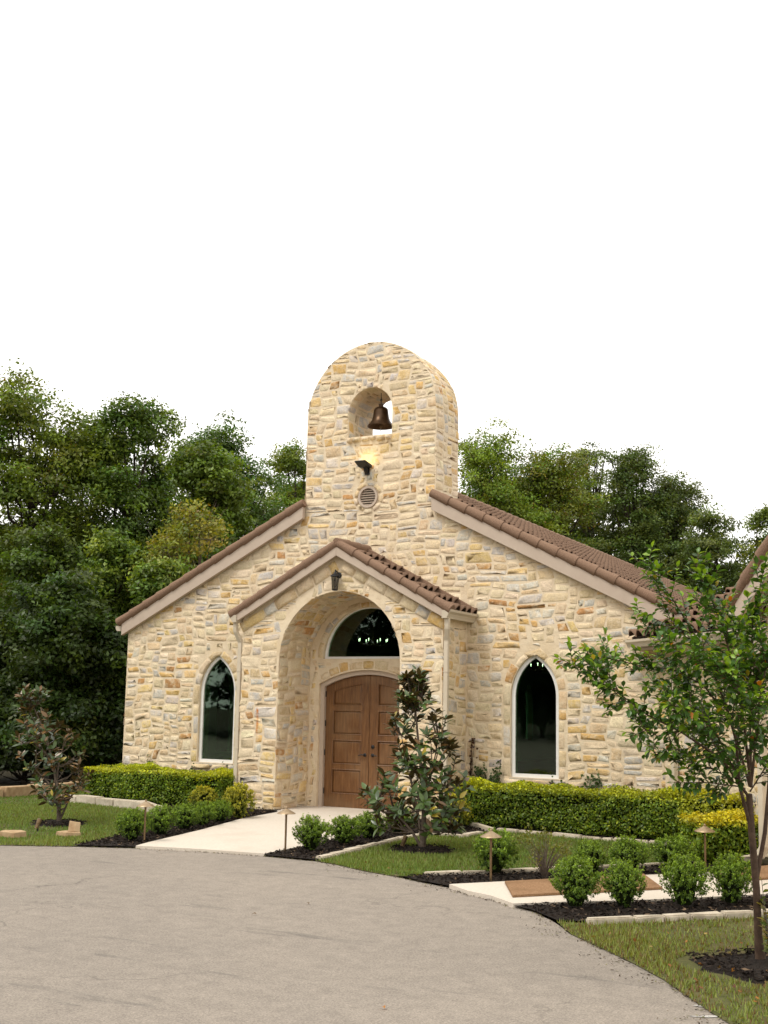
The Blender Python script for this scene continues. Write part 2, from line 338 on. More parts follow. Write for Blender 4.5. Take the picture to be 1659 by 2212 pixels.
def stone_field(u0, u1, v0, v1, inside, fmap, weight=1., cu=.049, cv=.040, wav=.020, proud=(.002, .009), clampu=False, push=None):
    """irregular rubble coursing: greedy packing of stones on a fine grid, then warped"""
    nu, nv = int(round((u1-u0)/cu)), int(round((v1-v0)/cv)); cu, cv = (u1-u0)/nu, (v1-v0)/nv
    uu, vv = np.meshgrid(u0+(np.arange(nu+1))*cu, v0+(np.arange(nv+1))*cv)
    ok = inside(uu, vv)
    free = (ok[:-1, :-1] & ok[1:, :-1] & ok[:-1, 1:] & ok[1:, 1:]) if push is None else inside(uu[:-1, :-1]+cu/2, vv[:-1, :-1]+cv/2)
    ph = rng.uniform(0, 6, 6)
    def warp(P):
        u_, v_ = P[:, 0], P[:, 1]
        return np.c_[u_+wav*1.5*np.sin(v_*7.1+ph[0]+u_*.9)+wav*.8*np.sin(v_*15+u_*4+ph[1]), v_+wav*np.sin(u_*2.3+ph[2]+.6*np.sin(v_*3+ph[3]))+wav*.6*np.sin(u_*6.1+v_*1.3+ph[4])]
    for j in range(nv):
        i = 0
        while i < nu:
            if not free[j, i]: i += 1; continue
            run = 1
            while i+run < nu and free[j, i+run] and run < 14: run += 1
            h = int(rng.choice([1, 2, 3, 4, 5], p=[.0, .24, .40, .27, .09])); w_ = int(rng.choice([3, 4, 5, 6, 7, 8, 9, 10], p=[.12, .15, .18, .19, .15, .11, .06, .04]))
            if h <= 2: w_ = min(w_+1, 10)
            if run-w_ < 3: w_ = run if run <= 10 else run-4
            w_ = min(w_, run)
            while h > 1 and (j+h > nv or not free[j:j+h, i:i+w_].all()): h -= 1
            # do not leave single-cell slots above
            free[j:j+h, i:i+w_] = False
            if (h > 1 and w_ > 1) or w_ > 3:
                if w_ >= 6 and h >= 3 and rng.random() < .18:
                    s = i+int(w_*rng.uniform(.35, .65)); parts = [(i, s, j, j+h), (s, i+w_, j, j+h)]
                else: parts = [(i, i+w_, j, j+h)]
                for a, b, c_, d_ in parts:
                    P = rounded(u0+a*cu, u0+b*cu, v0+c_*cv, v0+d_*cv); P = warp(P)
                    if push is not None: P = push(P)
                    if clampu: P[:, 0] = np.clip(P[:, 0], u0+.004, u1-.004)
                    add_stone(P, fmap, proud, weight)
            i += w_
def ring(pts, width, fmap, step=(.14, .26), weight=1., proud=(.012, .03), gap=.009, closed=False, tint=None, sign=1):
    """stones laid along a polyline (the edge of an opening), width outward"""
    P = np.array(pts, float); seg = np.linalg.norm(np.diff(P, axis=0), axis=1); s = np.r_[0, np.cumsum(seg)]; L = s[-1]
    def pt(t): return np.array([np.interp(t, s, P[:, 0]), np.interp(t, s, P[:, 1])])
    def nrm(t):
        e = .02; d = pt(min(t+e, L))-pt(max(t-e, 0)); d /= (np.linalg.norm(d)+1e-9); return sign*np.array([-d[1], d[0]])
    t = 0
    while t < L-.03:
        e = t+rng.uniform(*step)
        if L-e < step[0]*.6: e = L
        a, b = t+gap, e-gap; m = .5*(a+b); wd = width*rng.uniform(.68, 1.12)
        n = nrm(m)
        poly = [pt(a)+nrm(a)*.006, pt(m)+n*.004, pt(b)+nrm(b)*.006, pt(b)+nrm(b)*wd*.5, pt(b)+nrm(b)*wd*rng.uniform(.88, 1), pt(m)+n*wd, pt(a)+nrm(a)*wd*rng.uniform(.88, 1), pt(a)+nrm(a)*wd*.5]
        add_stone(np.array(poly)+rng.uniform(-.004, .004, (8, 2)), fmap, proud, weight, tint); t = e

def push_arch(P, hw, z0, zs, m=.004):
    P = P.copy(); x, z = P[:, 0], P[:, 1]; r = np.hypot(x, z-zs); k = (z > zs) & (r < hw+m); f_ = (hw+m)/np.maximum(r, 1e-6)
    P[k, 0] = x[k]*f_[k]; P[k, 1] = zs+(z[k]-zs)*f_[k]
    k = (z <= zs) & (z > z0) & (np.abs(x) < hw+m); P[k, 0] = np.sign(x[k]+1e-9)*(hw+m); return P
def front_map(Y): return lambda u_, v_, d: np.c_[u_, Y-np.asarray(d)+0*u_, v_]

# ------------------------------------------------------------------ church
church = thing('church', 'cream rubble stone chapel with round-topped bell tower, arched porch and brown tiled roof', 'church')
W, ZF, SL = 5.26, 3.26, .505                   # fascia tip, fascia top there, roof slope
WX = 5.18                                      # wall half width
LEN = 24.0
T, TZ = 1.2807, 6.826                          # tower half width, spring of its round top
TD = .905
PW, PY, AW, AS = 1.888, -.9245, 1.14, 2.48     # porch half width, its front, arch half width, arch spring
XW, HW, ZS, ZSP = 3.05, .40, .69, 1.96         # side windows: centre, half width, sill, spring
GC = .361
BB, BZ0, BSP = .4355, 6.43, 6.86               # bell opening
VZ, VR = 5.341, .19
def fascia_top(x): return ZF+SL*(W-abs(x))
def gothic(cx, hw, z0, zs, grow=0., n=10):
    """outline of a pointed-arch opening, from bottom left up and round to bottom right"""
    c = GC*hw/.40; R = hw+c+grow
    a1 = math.acos(c/R)
    L = [(cx-hw-grow, z0-grow), (cx-hw-grow, zs)]
    L += [(cx+c-R*math.cos(a), zs+R*math.sin(a)) for a in np.linspace(0, a1, n)[1:]]
    Rr = [(2*cx-x, z) for x, z in L[:-1]]
    return L+Rr[::-1]
def arch(cx, hw, z0, zs, grow=0., n=24):
    r = hw+grow
    return [(cx-r, z0)]+[(cx-r*math.cos(a), zs+r*math.sin(a)) for a in np.linspace(0, PI, n)]+[(cx+r, z0)]
def in_gothic(u_, v_, cx, hw, z0, zs, g):
    c = GC*hw/.40; R = hw+c+g; x = np.abs(u_-cx)
    return (v_ > z0-g) & (((v_ <= zs) & (x < hw+g)) | ((v_ > zs) & ((x+c)**2+(v_-zs)**2 < R*R)))
def in_arch(u_, v_, cx, hw, z0, zs, g):
    r = hw+g; x = u_-cx
    return (v_ > z0) & (((v_ <= zs) & (np.abs(x) < r)) | ((v_ > zs) & (x*x+(v_-zs)**2 < r*r)))

fr0 = lambda u_, v_, d: (u_, d, v_)
top = [(T, fascia_top(T)-.04), (T, 4.6), (-T, 4.6), (-T, fascia_top(T)-.04)]
outer = [(-WX, -.15), (WX, -.15), (WX, fascia_top(WX)-.04)]+top+[(-WX, fascia_top(WX)-.04)]
holes = [gothic(s*XW, HW, ZS, ZSP) for s in (-1, 1)]+[arch(0, AW, -.1, AS, .28)]
wall = holed('front_wall', outer, holes, 0, .32, fr0, 'mortar', church)
arc = [(-T*math.cos(a), TZ+T*math.sin(a)) for a in np.linspace(0, PI, 40)]
tower = holed('bell_tower', [(T, 4.6), (-T, 4.6)][::-1]+arc[::-1] if False else [(-T, 4.6)]+arc+[(T, 4.6)],
              [arch(0, BB, BZ0, BSP), [(VR*.86*math.cos(a), VZ+VR*.86*math.sin(a)) for a in np.linspace(0, 2*PI, 24, endpoint=False)]], 0, TD, fr0, 'mortar', church)
PSL, PFT = .54, 4.337                           # porch roof slope, fascia top at the apex
def porch_top(x): return PFT-PSL*abs(x)
porch = holed('porch', [(-PW, -.15), (PW, -.15), (PW, porch_top(PW)-.03), (0, PFT-.03), (-PW, porch_top(PW)-.03)], [arch(0, AW, -.1, AS)], PY, .08, fr0, 'mortar', church)
FZ, FR = 2.557, .885                            # fanlight: bottom, radius
DW, DZS, DZT, DY = .87, 2.083, 2.289, .20       # door
def door_top(x, grow=0.):
    R = (DW**2+(DZT-DZS)**2)/(2*(DZT-DZS)); return DZT-R+math.sqrt((R+grow)**2-min(abs(x), R)**2)
DF = .075
door_hole = [(-DW-DF, -.1)]+[(x, door_top(x, DF)) for x in np.linspace(-DW-DF, DW+DF, 15)]+[(DW+DF, -.1)]
fan_hole = [(-FR*math.cos(a), FZ+FR*math.sin(a)) for a in np.linspace(0, PI, 25)]
entry = holed('entry_wall', [(-1.38, -.15), (1.38, -.15), (1.38, 2.6)]+[(1.38*math.cos(a), 2.6+1.25*math.sin(a)) for a in np.linspace(0, PI, 16)[1:-1]]+[(-1.38, 2.6)],
              [door_hole[:], fan_hole], .085, .30, fr0, 'mortar', church)

# --- stones on the front
def facade_mask(u_, v_):
    ok = (np.abs(u_) < WX+.01) & (v_ < ZF+SL*(W-np.abs(u_))-.10)
    tw = (np.abs(u_) < T+.005) & ((v_ < TZ) | (u_**2+(v_-TZ)**2 < (T+.01)**2))
    ok |= tw
    for s in (-1, 1): ok &= ~in_gothic(u_, v_, s*XW, HW, ZS, ZSP, .12)
    ok &= ~in_arch(u_, v_, 0, BB, BZ0-.13, BSP, .0)
    ok &= ~(u_**2+(v_-VZ)**2 < (VR+.085)**2)
    ok &= ~((np.abs(u_) < PW-.02) & (v_ < PFT-PSL*np.abs(u_)-.12))
    return ok
def facade_push(P):
    P = push_arch(P, BB, BZ0-.13, BSP)
    for sx in (-1, 1):
        x = P[:, 0]-sx*XW; z = P[:, 1]; c_ = GC; R_ = HW+c_+.142; r = np.hypot(np.abs(x)+c_, z-ZSP); k = (z > ZSP) & (r < R_); f_ = R_/np.maximum(r, 1e-6)
        nx = (np.abs(x)+c_)*f_-c_; P[k, 0] = (sx*XW+np.where(x < 0, -1, 1)*np.maximum(nx, 0))[k]; P[k, 1] = (ZSP+(z-ZSP)*f_)[k]
        k = (z <= ZSP) & (z > ZS-.12) & (np.abs(x) < HW+.142); P[k, 0] = (sx*XW+np.where(x < 0, -1, 1)*(HW+.142))[k]
    r = np.hypot(P[:, 0], P[:, 1]-VZ); k = r < VR+.10; f_ = (VR+.10)/np.maximum(r, 1e-6); P[k, 1] = (VZ+(P[:, 1]-VZ)*f_)[k]; P[k, 0] = (P[:, 0]*f_)[k]
    x, z = P[:, 0], P[:, 1]; r = np.hypot(x, z-TZ); k = (z > TZ) & (r > T-.004); f_ = (T-.004)/np.maximum(r, 1e-6)
    P[k, 0] = x[k]*f_[k]; P[k, 1] = TZ+(z[k]-TZ)*f_[k]; lim = np.where(z > 5.28, T-.003, WX-.003); P[:, 0] = np.clip(P[:, 0], -lim, lim); return P
stone_field(-WX, WX, -.05, 8.15, facade_mask, front_map(0), weight=1., push=facade_push)
for s in (-1, 1): ring(gothic(s*XW, HW, ZS, ZSP), .135, front_map(0), (.14, .36), 1.1, (.003, .012))
for s in (-1, 1): ring([(s*XW-HW-.12, ZS-.02), (s*XW+HW+.12, ZS-.02)], .11, front_map(0), (.3, .5), 1, (.05, .07), sign=-1)
ring([(-(VR+.01)*math.cos(a), VZ+(VR+.01)*math.sin(a)) for a in np.linspace(0, 2*PI, 40)], .085, front_map(0), (.10, .2), 1.)
ring([(-BB, BZ0-.005), (BB, BZ0-.005)], .11, front_map(0), (.09, .24), 1, (.05, .075), sign=-1)
# porch front
def porch_mask(u_, v_):
    return (np.abs(u_) < PW+.01) & (v_ < PFT-PSL*np.abs(u_)-.345) & ~in_arch(u_, v_, 0, AW, -.2, AS, .01)
stone_field(-PW, PW, 0, 4.2, porch_mask, front_map(PY), weight=1.1, cu=.05, cv=.04, push=lambda P: push_arch(P, AW, -.2, AS))
for s in (-1, 1): ring([(s*PW, porch_top(PW)-.37), (0, PFT-.37)], .20, front_map(PY), (.2, .55), 1, (.028, .042), sign=-s)
# porch sides, arch soffit, entry wall
for s in (-1, 1):
    stone_field(PY, -.02, 0, 3.05, lambda u_, v_: np.ones_like(u_, bool), lambda u_, v_, d, s=s: np.c_[s*(PW+d), u_, v_], weight=.45)
ar = np.array(arch(0, AW, 0, AS, 0, 40)); sg = np.r_[0, np.cumsum(np.linalg.norm(np.diff(ar, axis=0), axis=1))]; AL = sg[-1]
def soffit(u_, v_, d):
    x = np.interp(v_, sg, ar[:, 0]); z = np.interp(v_, sg, ar[:, 1]); e = .02
    tx = np.interp(v_+e, sg, ar[:, 0])-np.interp(v_-e, sg, ar[:, 0]); tz = np.interp(v_+e, sg, ar[:, 1])-np.interp(v_-e, sg, ar[:, 1]); l = np.hypot(tx, tz)+1e-9
    return np.c_[x+d*tz/l, u_, z-d*tx/l]
stone_field(PY+.005, .07, 0, AL, lambda u_, v_: np.ones_like(u_, bool), soffit, weight=.5, proud=(.006, .02))
def entry_mask(u_, v_):
    dt = np.array([[door_top(x, .10) for x in row] for row in np.clip(u_, -DW, DW)]) if u_.ndim == 2 else 0
    return in_arch(u_, v_, 0, AW, -.2, AS, .0) & ~((np.abs(u_) < DW+.10) & (v_ < dt+.14)) & ~((u_**2+(v_-FZ)**2 < (FR+.11)**2) & (v_ > FZ-.05))
stone_field(-AW, AW, 0, 3.7, entry_mask, front_map(.085), weight=.6, cu=.045, cv=.04)
ring([(x, door_top(x, DF+.02)) for x in np.linspace(-DW-.03, DW+.03, 30)], .15, front_map(.085), (.17, .30), .8)
ring(fan_hole, .11, front_map(.085), (.14, .28), .7)
# tower flank and barrel, bell opening
tr = np.array([(T, 4.75)]+[(T*math.cos(a), TZ+T*math.sin(a)) for a in np.linspace(0, PI, 40)]+[(-T, 4.75)]); ts = np.r_[0, np.cumsum(np.linalg.norm(np.diff(tr, axis=0), axis=1))]
def flank(u_, v_, d):
    x = np.interp(v_, ts, tr[:, 0]); z = np.interp(v_, ts, tr[:, 1]); e = .02
    tx = np.interp(v_+e, ts, tr[:, 0])-np.interp(v_-e, ts, tr[:, 0]); tz = np.interp(v_+e, ts, tr[:, 1])-np.interp(v_-e, ts, tr[:, 1]); l = np.hypot(tx, tz)+1e-9
    return np.c_[x+d*tz/l, u_, z-d*tx/l]
stone_field(0, TD, 0, ts[-1], lambda u_, v_: np.ones_like(u_, bool), flank, weight=.5)
br = np.array(arch(0, BB, BZ0, BSP, 0, 30)); bs_ = np.r_[0, np.cumsum(np.linalg.norm(np.diff(br, axis=0), axis=1))]
def bsoff(u_, v_, d):
    x = np.interp(v_, bs_, br[:, 0]); z = np.interp(v_, bs_, br[:, 1]); e = .02
    tx = np.interp(v_+e, bs_, br[:, 0])-np.interp(v_-e, bs_, br[:, 0]); tz = np.interp(v_+e, bs_, br[:, 1])-np.interp(v_-e, bs_, br[:, 1]); l = np.hypot(tx, tz)+1e-9
    return np.c_[x+d*tz/l, u_, z-d*tx/l]
stone_field(.0, TD, 0, bs_[-1], lambda u_, v_: np.ones_like(u_, bool), bsoff, weight=.3, proud=(.004, .014))
# left flank wall of the nave
stone_field(0, 9, 0, 3.0, lambda u_, v_: ~((np.abs(u_-2.9) < .5) & (v_ > .6) & (v_ < 2.7)), lambda u_, v_, d: np.c_[-WX-d, u_, v_], weight=.1)

def emit_stones(stones, parent, big=300, name='stone'):
    order = sorted(range(len(stones)), key=lambda i: -stones[i][3]); keep = set(order[:big])
    Vs, Ts, Cs, n = [], [], [], 0
    for i, (V, Tt, t, wgt) in enumerate(stones):
        if i in keep:
            c = V.mean(0); o = link(name, np_mesh(name, V-c, Tt, 3, M['stone'], t), parent); o.location = c
        else:
            Vs.append(V); Ts.append(Tt+n); Cs.append(np.repeat(t[None], len(V), 0)); n += len(V)
    if Vs:
        o = link('rubble_stone', np_mesh('rubble_stone', np.vstack(Vs), np.vstack(Ts), 3, M['stone'], np.vstack(Cs)), parent); tag(o, kind='stuff')
emit_stones(STONES, wall, 300); print('stones', len(STONES)); STONES.clear()

# --- nave: side walls, back wall, floor, ceiling
gl = [gothic(y, HW, ZS, ZSP) for y in (2.9, 7.0, 11.5, 16, 20.5)]  # first is glimpsed through the front window; the others added to light the nave
holed('side_wall', [(.32, -.15), (LEN, -.15), (LEN, 3.15), (.32, 3.15)], gl, -WX, -WX+.3, lambda u_, v_, d: (d, u_, v_), 'mortar', church)
holed('side_wall', [(.32, -.15), (LEN, -.15), (LEN, 3.15), (.32, 3.15)], gl[2:], WX, WX-.3, lambda u_, v_, d: (d, u_, v_), 'mortar', church)
MB().prism([(-WX, LEN, -.15), (WX, LEN, -.15), (WX, LEN, 3.2), (0, LEN, 5.8), (-WX, LEN, 3.2)], (0, .3, 0)).build('rear_wall', 'mortar', church)
MB().box(-WX+.3, WX-.3, .32, LEN, -.1, .02).build('nave_floor', 'indark', church)
MB().prism([(-WX+.3, .33, 3.10), (0, .33, 4.4), (WX-.3, .33, 3.10), (WX-.3, .33, 3.13), (0, .33, 4.45), (-WX+.3, .33, 3.13)], (0, LEN-.4, 0)).build('nave_ceiling', 'indark', church)
for s in (-1, 1):
    holed('wall_lining', [(.33, .03), (LEN-.05, .03), (LEN-.05, 3.09), (.33, 3.09)], gl if s < 0 else gl[2:], s*(WX-.30), s*(WX-.33), lambda u_, v_, d: (d, u_, v_), 'inwall', church)

# --- windows
def offset_loop(kind, g): pass
def window(parent, cx, Y, fr, outline, inner, name='window', depth=.07):
    wroot = holed(name, outline, [inner], 0, depth, fr, 'white', parent)
    return wroot
def pane(parent, poly, fr, d):
    me = bpy.data.meshes.new('pane'); bm = bmesh.new(); vs = [bm.verts.new(fr(u_, v_, d)) for u_, v_ in poly]; f = bm.faces.new(vs)
    r = bmesh.ops.extrude_face_region(bm, geom=[f]); 
    a, b = Vector(fr(0, 0, 0)), Vector(fr(0, 0, .006)); bmesh.ops.translate(bm, vec=b-a, verts=[g for g in r['geom'] if isinstance(g, bmesh.types.BMVert)])
    bmesh.ops.recalc_face_normals(bm, faces=bm.faces); bm.to_mesh(me); bm.free(); me.materials.append(M['glass']); return link('pane', me, parent)
for s in (-1, 1):
    fr = lambda u_, v_, d: (u_, .05+d, v_)
    o = window(church, s*XW, .07, fr, gothic(s*XW, HW, ZS, ZSP, -.002), gothic(s*XW, HW, ZS, ZSP, -.06))
    pane(o, gothic(s*XW, HW, ZS, ZSP, -.055), fr, .03)
    MB().box(s*XW-HW-.01, s*XW+HW+.01, -.03, .07, ZS-.055, ZS-.002).build('sill', 'edging', o, bevel=.008)
for sx, ys in ((-1, (2.9, 7.0, 11.5, 16, 20.5)), (1, (11.5, 16, 20.5))):
    for y in ys:
        fr = lambda u_, v_, d: (sx*(WX-.16)+sx*d, u_, v_)
        o = window(church, y, 0, fr, gothic(y, HW, ZS, ZSP, -.002), gothic(y, HW, ZS, ZSP, -.06)); pane(o, gothic(y, HW, ZS, ZSP, -.055), fr, .03)
fr = lambda u_, v_, d: (u_, .15+d, v_)
half = lambda r, z: [(-r*math.cos(a), z+r*math.sin(a)) for a in np.linspace(0, PI, 25)]
o = window(church, 0, 0, fr, half(FR-.002, FZ+.002), half(FR-.055, FZ+.04), 'fanlight'); pane(o, half(FR-.05, FZ+.035), fr, .03)
# --- round louvred vent
v = MB(); n = 32
for k in range(n):
    a0, a1 = 2*PI*k/n, 2*PI*(k+1)/n
    q = lambda a, r, y: (r*math.cos(a), y, VZ+r*math.sin(a))
    r0, r1, y0, y1 = VR*.80, VR, -.035, .05
    v.add([q(a0,r0,y0),q(a1,r0,y0),q(a1,r1,y0),q(a0,r1,y0),q(a0,r0,y1),q(a1,r0,y1),q(a1,r1,y1),q(a0,r1,y1)], [(0,1,2,3),(0,4,5,1),(3,2,6,7)])
vent = v.build('vent', 'fascia', church)
for k in range(7):
    z = VZ+(k-3)*.042; hw_ = math.sqrt(max((VR*.81)**2-(z-VZ)**2, .001))
    MB().prism([(-hw_, -.02, z-.012), (-hw_, -.014, z-.022), (-hw_, .045, z+.012), (-hw_, .039, z+.022)], (2*hw_, 0, 0)).build('louver', 'fascia', vent)
MB().box(-VR*.9, VR*.9, .12, .14, VZ-VR*.9, VZ+VR*.9).build('vent_backing', 'indark', vent)

# --- door
dfr = holed('door_frame', [(-DW-DF+.003, .005)]+[(x, door_top(x, DF-.004)) for x in np.linspace(-DW-DF+.003, DW+DF-.003, 15)]+[(DW+DF-.003, .005)],
            [[(-DW, .02)]+[(x, door_top(x)) for x in np.linspace(-DW, DW, 15)]+[(DW, .02)]], DY-.06, DY+.10, fr0, 'fascia', church)
MB().box(-DW, DW, DY-.05, DY+.06, .0, .022).build('threshold', 'black', church)
for s in (-1, 1):
    xa, xb = (-DW+.004, -.004) if s < 0 else (.004, DW-.004)
    pans = [(.265, .67), (.765, 1.165), (1.265, 1.67), (1.765, None)]
    px0, px1 = xa+.16, xb-.16
    if s < 0: px1 = xb-.15; px0 = xa+.15
    hl = []
    for z0, z1 in pans:
        if z1 is None: hl.append([(px0, z0)]+[(x, door_top(x)-.155) for x in np.linspace(px0, px1, 8)]+[(px1, z0)])
        else: hl.append([(px0, z0), (px0, z1), (px1, z1), (px1, z0)])
    leaf = holed('door_leaf', [(xa, .024)]+[(x, door_top(x)-.006) for x in np.linspace(xa, xb, 9)]+[(xb, .024)], hl, DY, DY+.05, fr0, 'wood', church)
    for L in hl:
        c = np.mean(L, 0); ins = [tuple(c+(np.array(p)-c)*np.array([.84, .82])) for p in L]
        b = MB(); k = len(L); V = [(x, DY+.026, z) for x, z in L]+[(x, DY+.010, z) for x, z in ins]
        b.add(V, [(i, (i+1) % k, (i+1) % k+k, i+k) for i in range(k)]+[tuple(range(k, 2*k))]); b.build('door_panel', 'wood', leaf)
        b = MB()                                   # moulding round the panel
        for i in range(k):
            p, q = np.array(L[i]), np.array(L[(i+1) % k]); b.tube([(p[0], DY+.004, p[1]), (q[0], DY+.004, q[1])], .011, 6)
        b.build('moulding', 'wood', leaf)
    hx = -.075*1 if s < 0 else .075
    b = MB().lathe([(0, -.001), (.03, 0), (.03, .008), (.016, .014), (.012, .045), (0, .046)], seg=14); b.v = [(hx+x, DY-z, .93+y) for x, y, z in b.v]
    b.tube([(hx, DY-.045, .93), (hx+s*.04, DY-.05, .935), (hx+s*.11, DY-.045, .92)], [.011, .009, .006], 8); b.build('handle', 'black', leaf, smooth=True)
    if s > 0:
        b = MB().lathe([(0, -.001), (.033, 0), (.031, .012), (.02, .018), (0, .019)], seg=14); b.v = [(hx+x, DY-z, 1.07+y) for x, y, z in b.v]; b.build('deadbolt', 'black', leaf, smooth=True)
    for z in (.3, .95, 1.45, 1.95): MB().tube([(s*(DW-.004), DY-.012, z-.05), (s*(DW-.004), DY-.012, z+.05)], .011, 8).build('hinge', 'black', leaf)

# --- fascias
def fascia(name, x0, z0, x1, z1, dep, y0, y1, parent=church, mat='fascia'):
    return MB().prism([(x0, y0, z0), (x1, y0, z1), (x1, y0, z1-dep), (x0, y0, z0-dep)], (0, y1-y0, 0)).build(name, mat, parent, bevel=.004)
FD = .255
for s in (-1, 1): fascia('fascia', s*W, ZF, s*(T-.02), fascia_top(T-.02), FD, -.115, -.032)
for s in (-1, 1): fascia('porch_fascia', s*1.96, porch_top(1.96), s*.001, PFT, .145, PY-.135, PY-.075)
for s in (-1, 1): fascia('soffit_board', s*1.94, porch_top(1.94)-.03, s*.02, PFT-.06, .07, PY-.074, PY+.02)

# --- tiles
def tile_mesh(w_, L):
    xs = np.array([-.5, -.40, -.36, -.28, -.15, 0, .15, .28, .36, .40, .5])*w_; up = np.array([0, 0, .25, .62, .92, 1, .92, .62, .25, 0, 0])
    V = []
    for yy, lift, hh in ((0, .0, .036), (L*.5, .012, .064), (L, .026, .112)):
        V += [(x, yy, z*hh+lift) for x, z in zip(xs, up)]
    V += [(x, L+.002, z*.094+.014) for x, z in zip(xs, up)]            # thickness seen at the open end
    n_ = len(xs); Fc = [(r*n_+i, r*n_+i+1, (r+1)*n_+i+1, (r+1)*n_+i) for r in range(3) for i in range(n_-1)]
    return np.array(V), np.array(Fc)
def tile_roof(parent, o, along, down, nc, nr, cw, course, big, mask=None):
    """o: top corner; along: horizontal unit vector; down: unit vector down the slope. the tiles nearest the camera become parts"""
    o, along, down = (np.array(x, float) for x in (o, along, down)); nrm = np.cross(along, down); nrm = nrm if nrm[2] > 0 else -nrm
    V, Fc = tile_mesh(cw, course*1.06)
    me = np_mesh('roof_tile', V, Fc, 4, M['tile']); cells = []
    for r_ in range(nr):
        for c_ in range(nc):
            P = o+along*(c_+.5)*cw+down*r_*course+nrm*.012
            if mask is None or mask(c_, r_): cells.append((np.linalg.norm(P-CAM), P))
    cells.sort(key=lambda q: q[0]); Vs, Fs, n = [], [], 0
    R = np.c_[along, down, nrm]
    for i, (d_, P) in enumerate(cells):
        j = rng.uniform(-.006, .006, 3)
        if i < big:
            ob = link('roof_tile', me, parent); ob.matrix_local = Matrix(((*R[0], P[0]+j[0]), (*R[1], P[1]+j[1]), (*R[2], P[2]+j[2]), (0, 0, 0, 1)))
        else: Vs.append(V@R.T+P+j); Fs.append(Fc+n); n += len(V)
    if Vs: tag(link('roof_tiling', np_mesh('roof_tiling', np.vstack(Vs), np.vstack(Fs), 4, M['tile']), parent), kind='stuff')
def rake_tiles(parent, a, b, piece, rad, name='rake_tile'):
    """overlapping half-round trim pieces from a (top) down to b"""
    a, b = Vector(a), Vector(b); L = (b-a).length; n = max(1, round(L/piece)); d = (b-a)/n
    for k in range(n):
        p, q = a+d*k, a+d*(k+1)+d.normalized()*.03
        MB().tube([p, p+(q-p)*.5, q-d.normalized()*.012, q], [rad*.86, rad*.94, rad*1.06, rad*1.06], 14, flat=1.0).build(name, 'tile', parent, smooth=True)
ca, sa = 1/math.hypot(1, SL), SL/math.hypot(1, SL)
roof = MB()
ZA = ZF+SL*W
for s in (-1, 1): roof.prism([(0, .14, ZA-.012), (s*(W+.05), .14, ZF-SL*.05-.012), (s*(W+.05), .14, ZF-SL*.05-.07), (0, .14, ZA-.07)], (0, LEN+.2, 0))
roof = roof.build('roof', 'deck', church)
# the deck in front of the tower's back is left open between the tower flanks
nr = int(5.30/ca/.36)
for s in (1, -1):
    course = (W+.10)/ca/16; tile_roof(roof, (0, -.06, ZA), (0, 1, 0), (s*ca, 0, -sa), 110, 16, .22, course, 200 if s > 0 else 0, mask=lambda c_, r_, course=course: not (c_*.22 < TD+.12 and r_*course*ca < T-.05))
for s in (-1, 1): rake_tiles(roof, (s*(T-.03), -.085, fascia_top(T)+.045), (s*(W+.07), -.085, fascia_top(W+.07)+.045), .36, .085)
rake_tiles(roof, (0, TD, ZA+.05), (0, LEN, ZA+.05), .40, .10, 'ridge_tile')
MB().prism([(T+.0, 0, fascia_top(T)+.02), (T+.13, 0, fascia_top(T+.13)+.10), (T+.13, 0, fascia_top(T+.13)+.02)], (0, TD+.05, 0)).build('flashing', 'tile', roof)
for s in (-1, 1):     # eaves gutter of the nave
    x = s*(W+.03); prof = [(0, 0), (.09, 0), (.12, .04), (.125, .10), (.10, .10), (.0, .10)]
    MB().prism([(x+s*px, -.10, ZF-.17+pz) for px, pz in prof], (0, LEN, 0)).build('gutter', 'gutter', roof)
# porch roof
proof = MB()
for s in (-1, 1): proof.prism([(0, PY-.10, PFT-.008), (s*1.99, PY-.10, porch_top(1.99)-.008), (s*1.99, PY-.10, porch_top(1.99)-.05), (0, PY-.10, PFT-.05)], (0, -PY+.10-.004, 0))
proof = proof.build('porch_roof', 'deck', church)
pc, ps = 1/math.hypot(1, PSL), PSL/math.hypot(1, PSL)
for s in (1, -1): tile_roof(proof, (0, PY-.03, PFT), (0, 1, 0), (s*pc, 0, -ps), 4, 6, .225, 2.04/pc/6, 48)
for s in (-1, 1): rake_tiles(proof, (s*.02, PY-.10, PFT+.055), (s*2.05, PY-.10, porch_top(2.05)+.045), .33, .078)
rake_tiles(proof, (0, PY-.14, PFT+.075), (0, -.02, PFT+.075), .3, .085, 'ridge_tile')
for s in (-1, 1): MB().prism([(s*.05, -.13, PFT+.10), (s*2.04, -.13, porch_top(2.04)+.13), (s*2.04, -.13, porch_top(2.04)+.0), (s*.05, -.13, PFT-.02)], (0, .12, 0)).build('wall_flashing', 'tile', proof, bevel=.01)
prof = [(0, 0), (.085, 0), (.095, .03), (.115, .07), (.15, .10), (.155, .135), (.14, .135), (.12, .125), (0, .125)]
for s in (-1, 1):
    g = MB().prism([(s*(1.93+px), PY-.155, porch_top(1.96)-.15+pz) for px, pz in prof], (0, -PY+.14, 0)).build('gutter', 'gutter', proof)
    zt = porch_top(1.96)-.14
    xo = s*1.99; xi = s*(PW+.052)
    yd_ = PY+.02
    b = MB().rect_tube([(xo, yd_-.09, zt), (xo, yd_-.09, zt-.12), (xo, yd_-.085, zt-.16), (xi, yd_, zt-.34), (xi, yd_+.0, zt-.40), (xi, yd_, .30 if s > 0 else .12)], .075, .065, (0, 1, 0) if False else (1, 0, 0))
    sp = b.build('downspout', 'spout', church, bevel=.006)
    for z in (zt-.13, zt-.17, zt-.33, zt-.37):
        MB().box(0, 0, 0, 0, 0, 0)
    for z in (2.3, 1.0): MB().box(xi-.043, xi+.043, yd_-.037, yd_+.04, z, z+.018).build('strap', 'spout', sp)
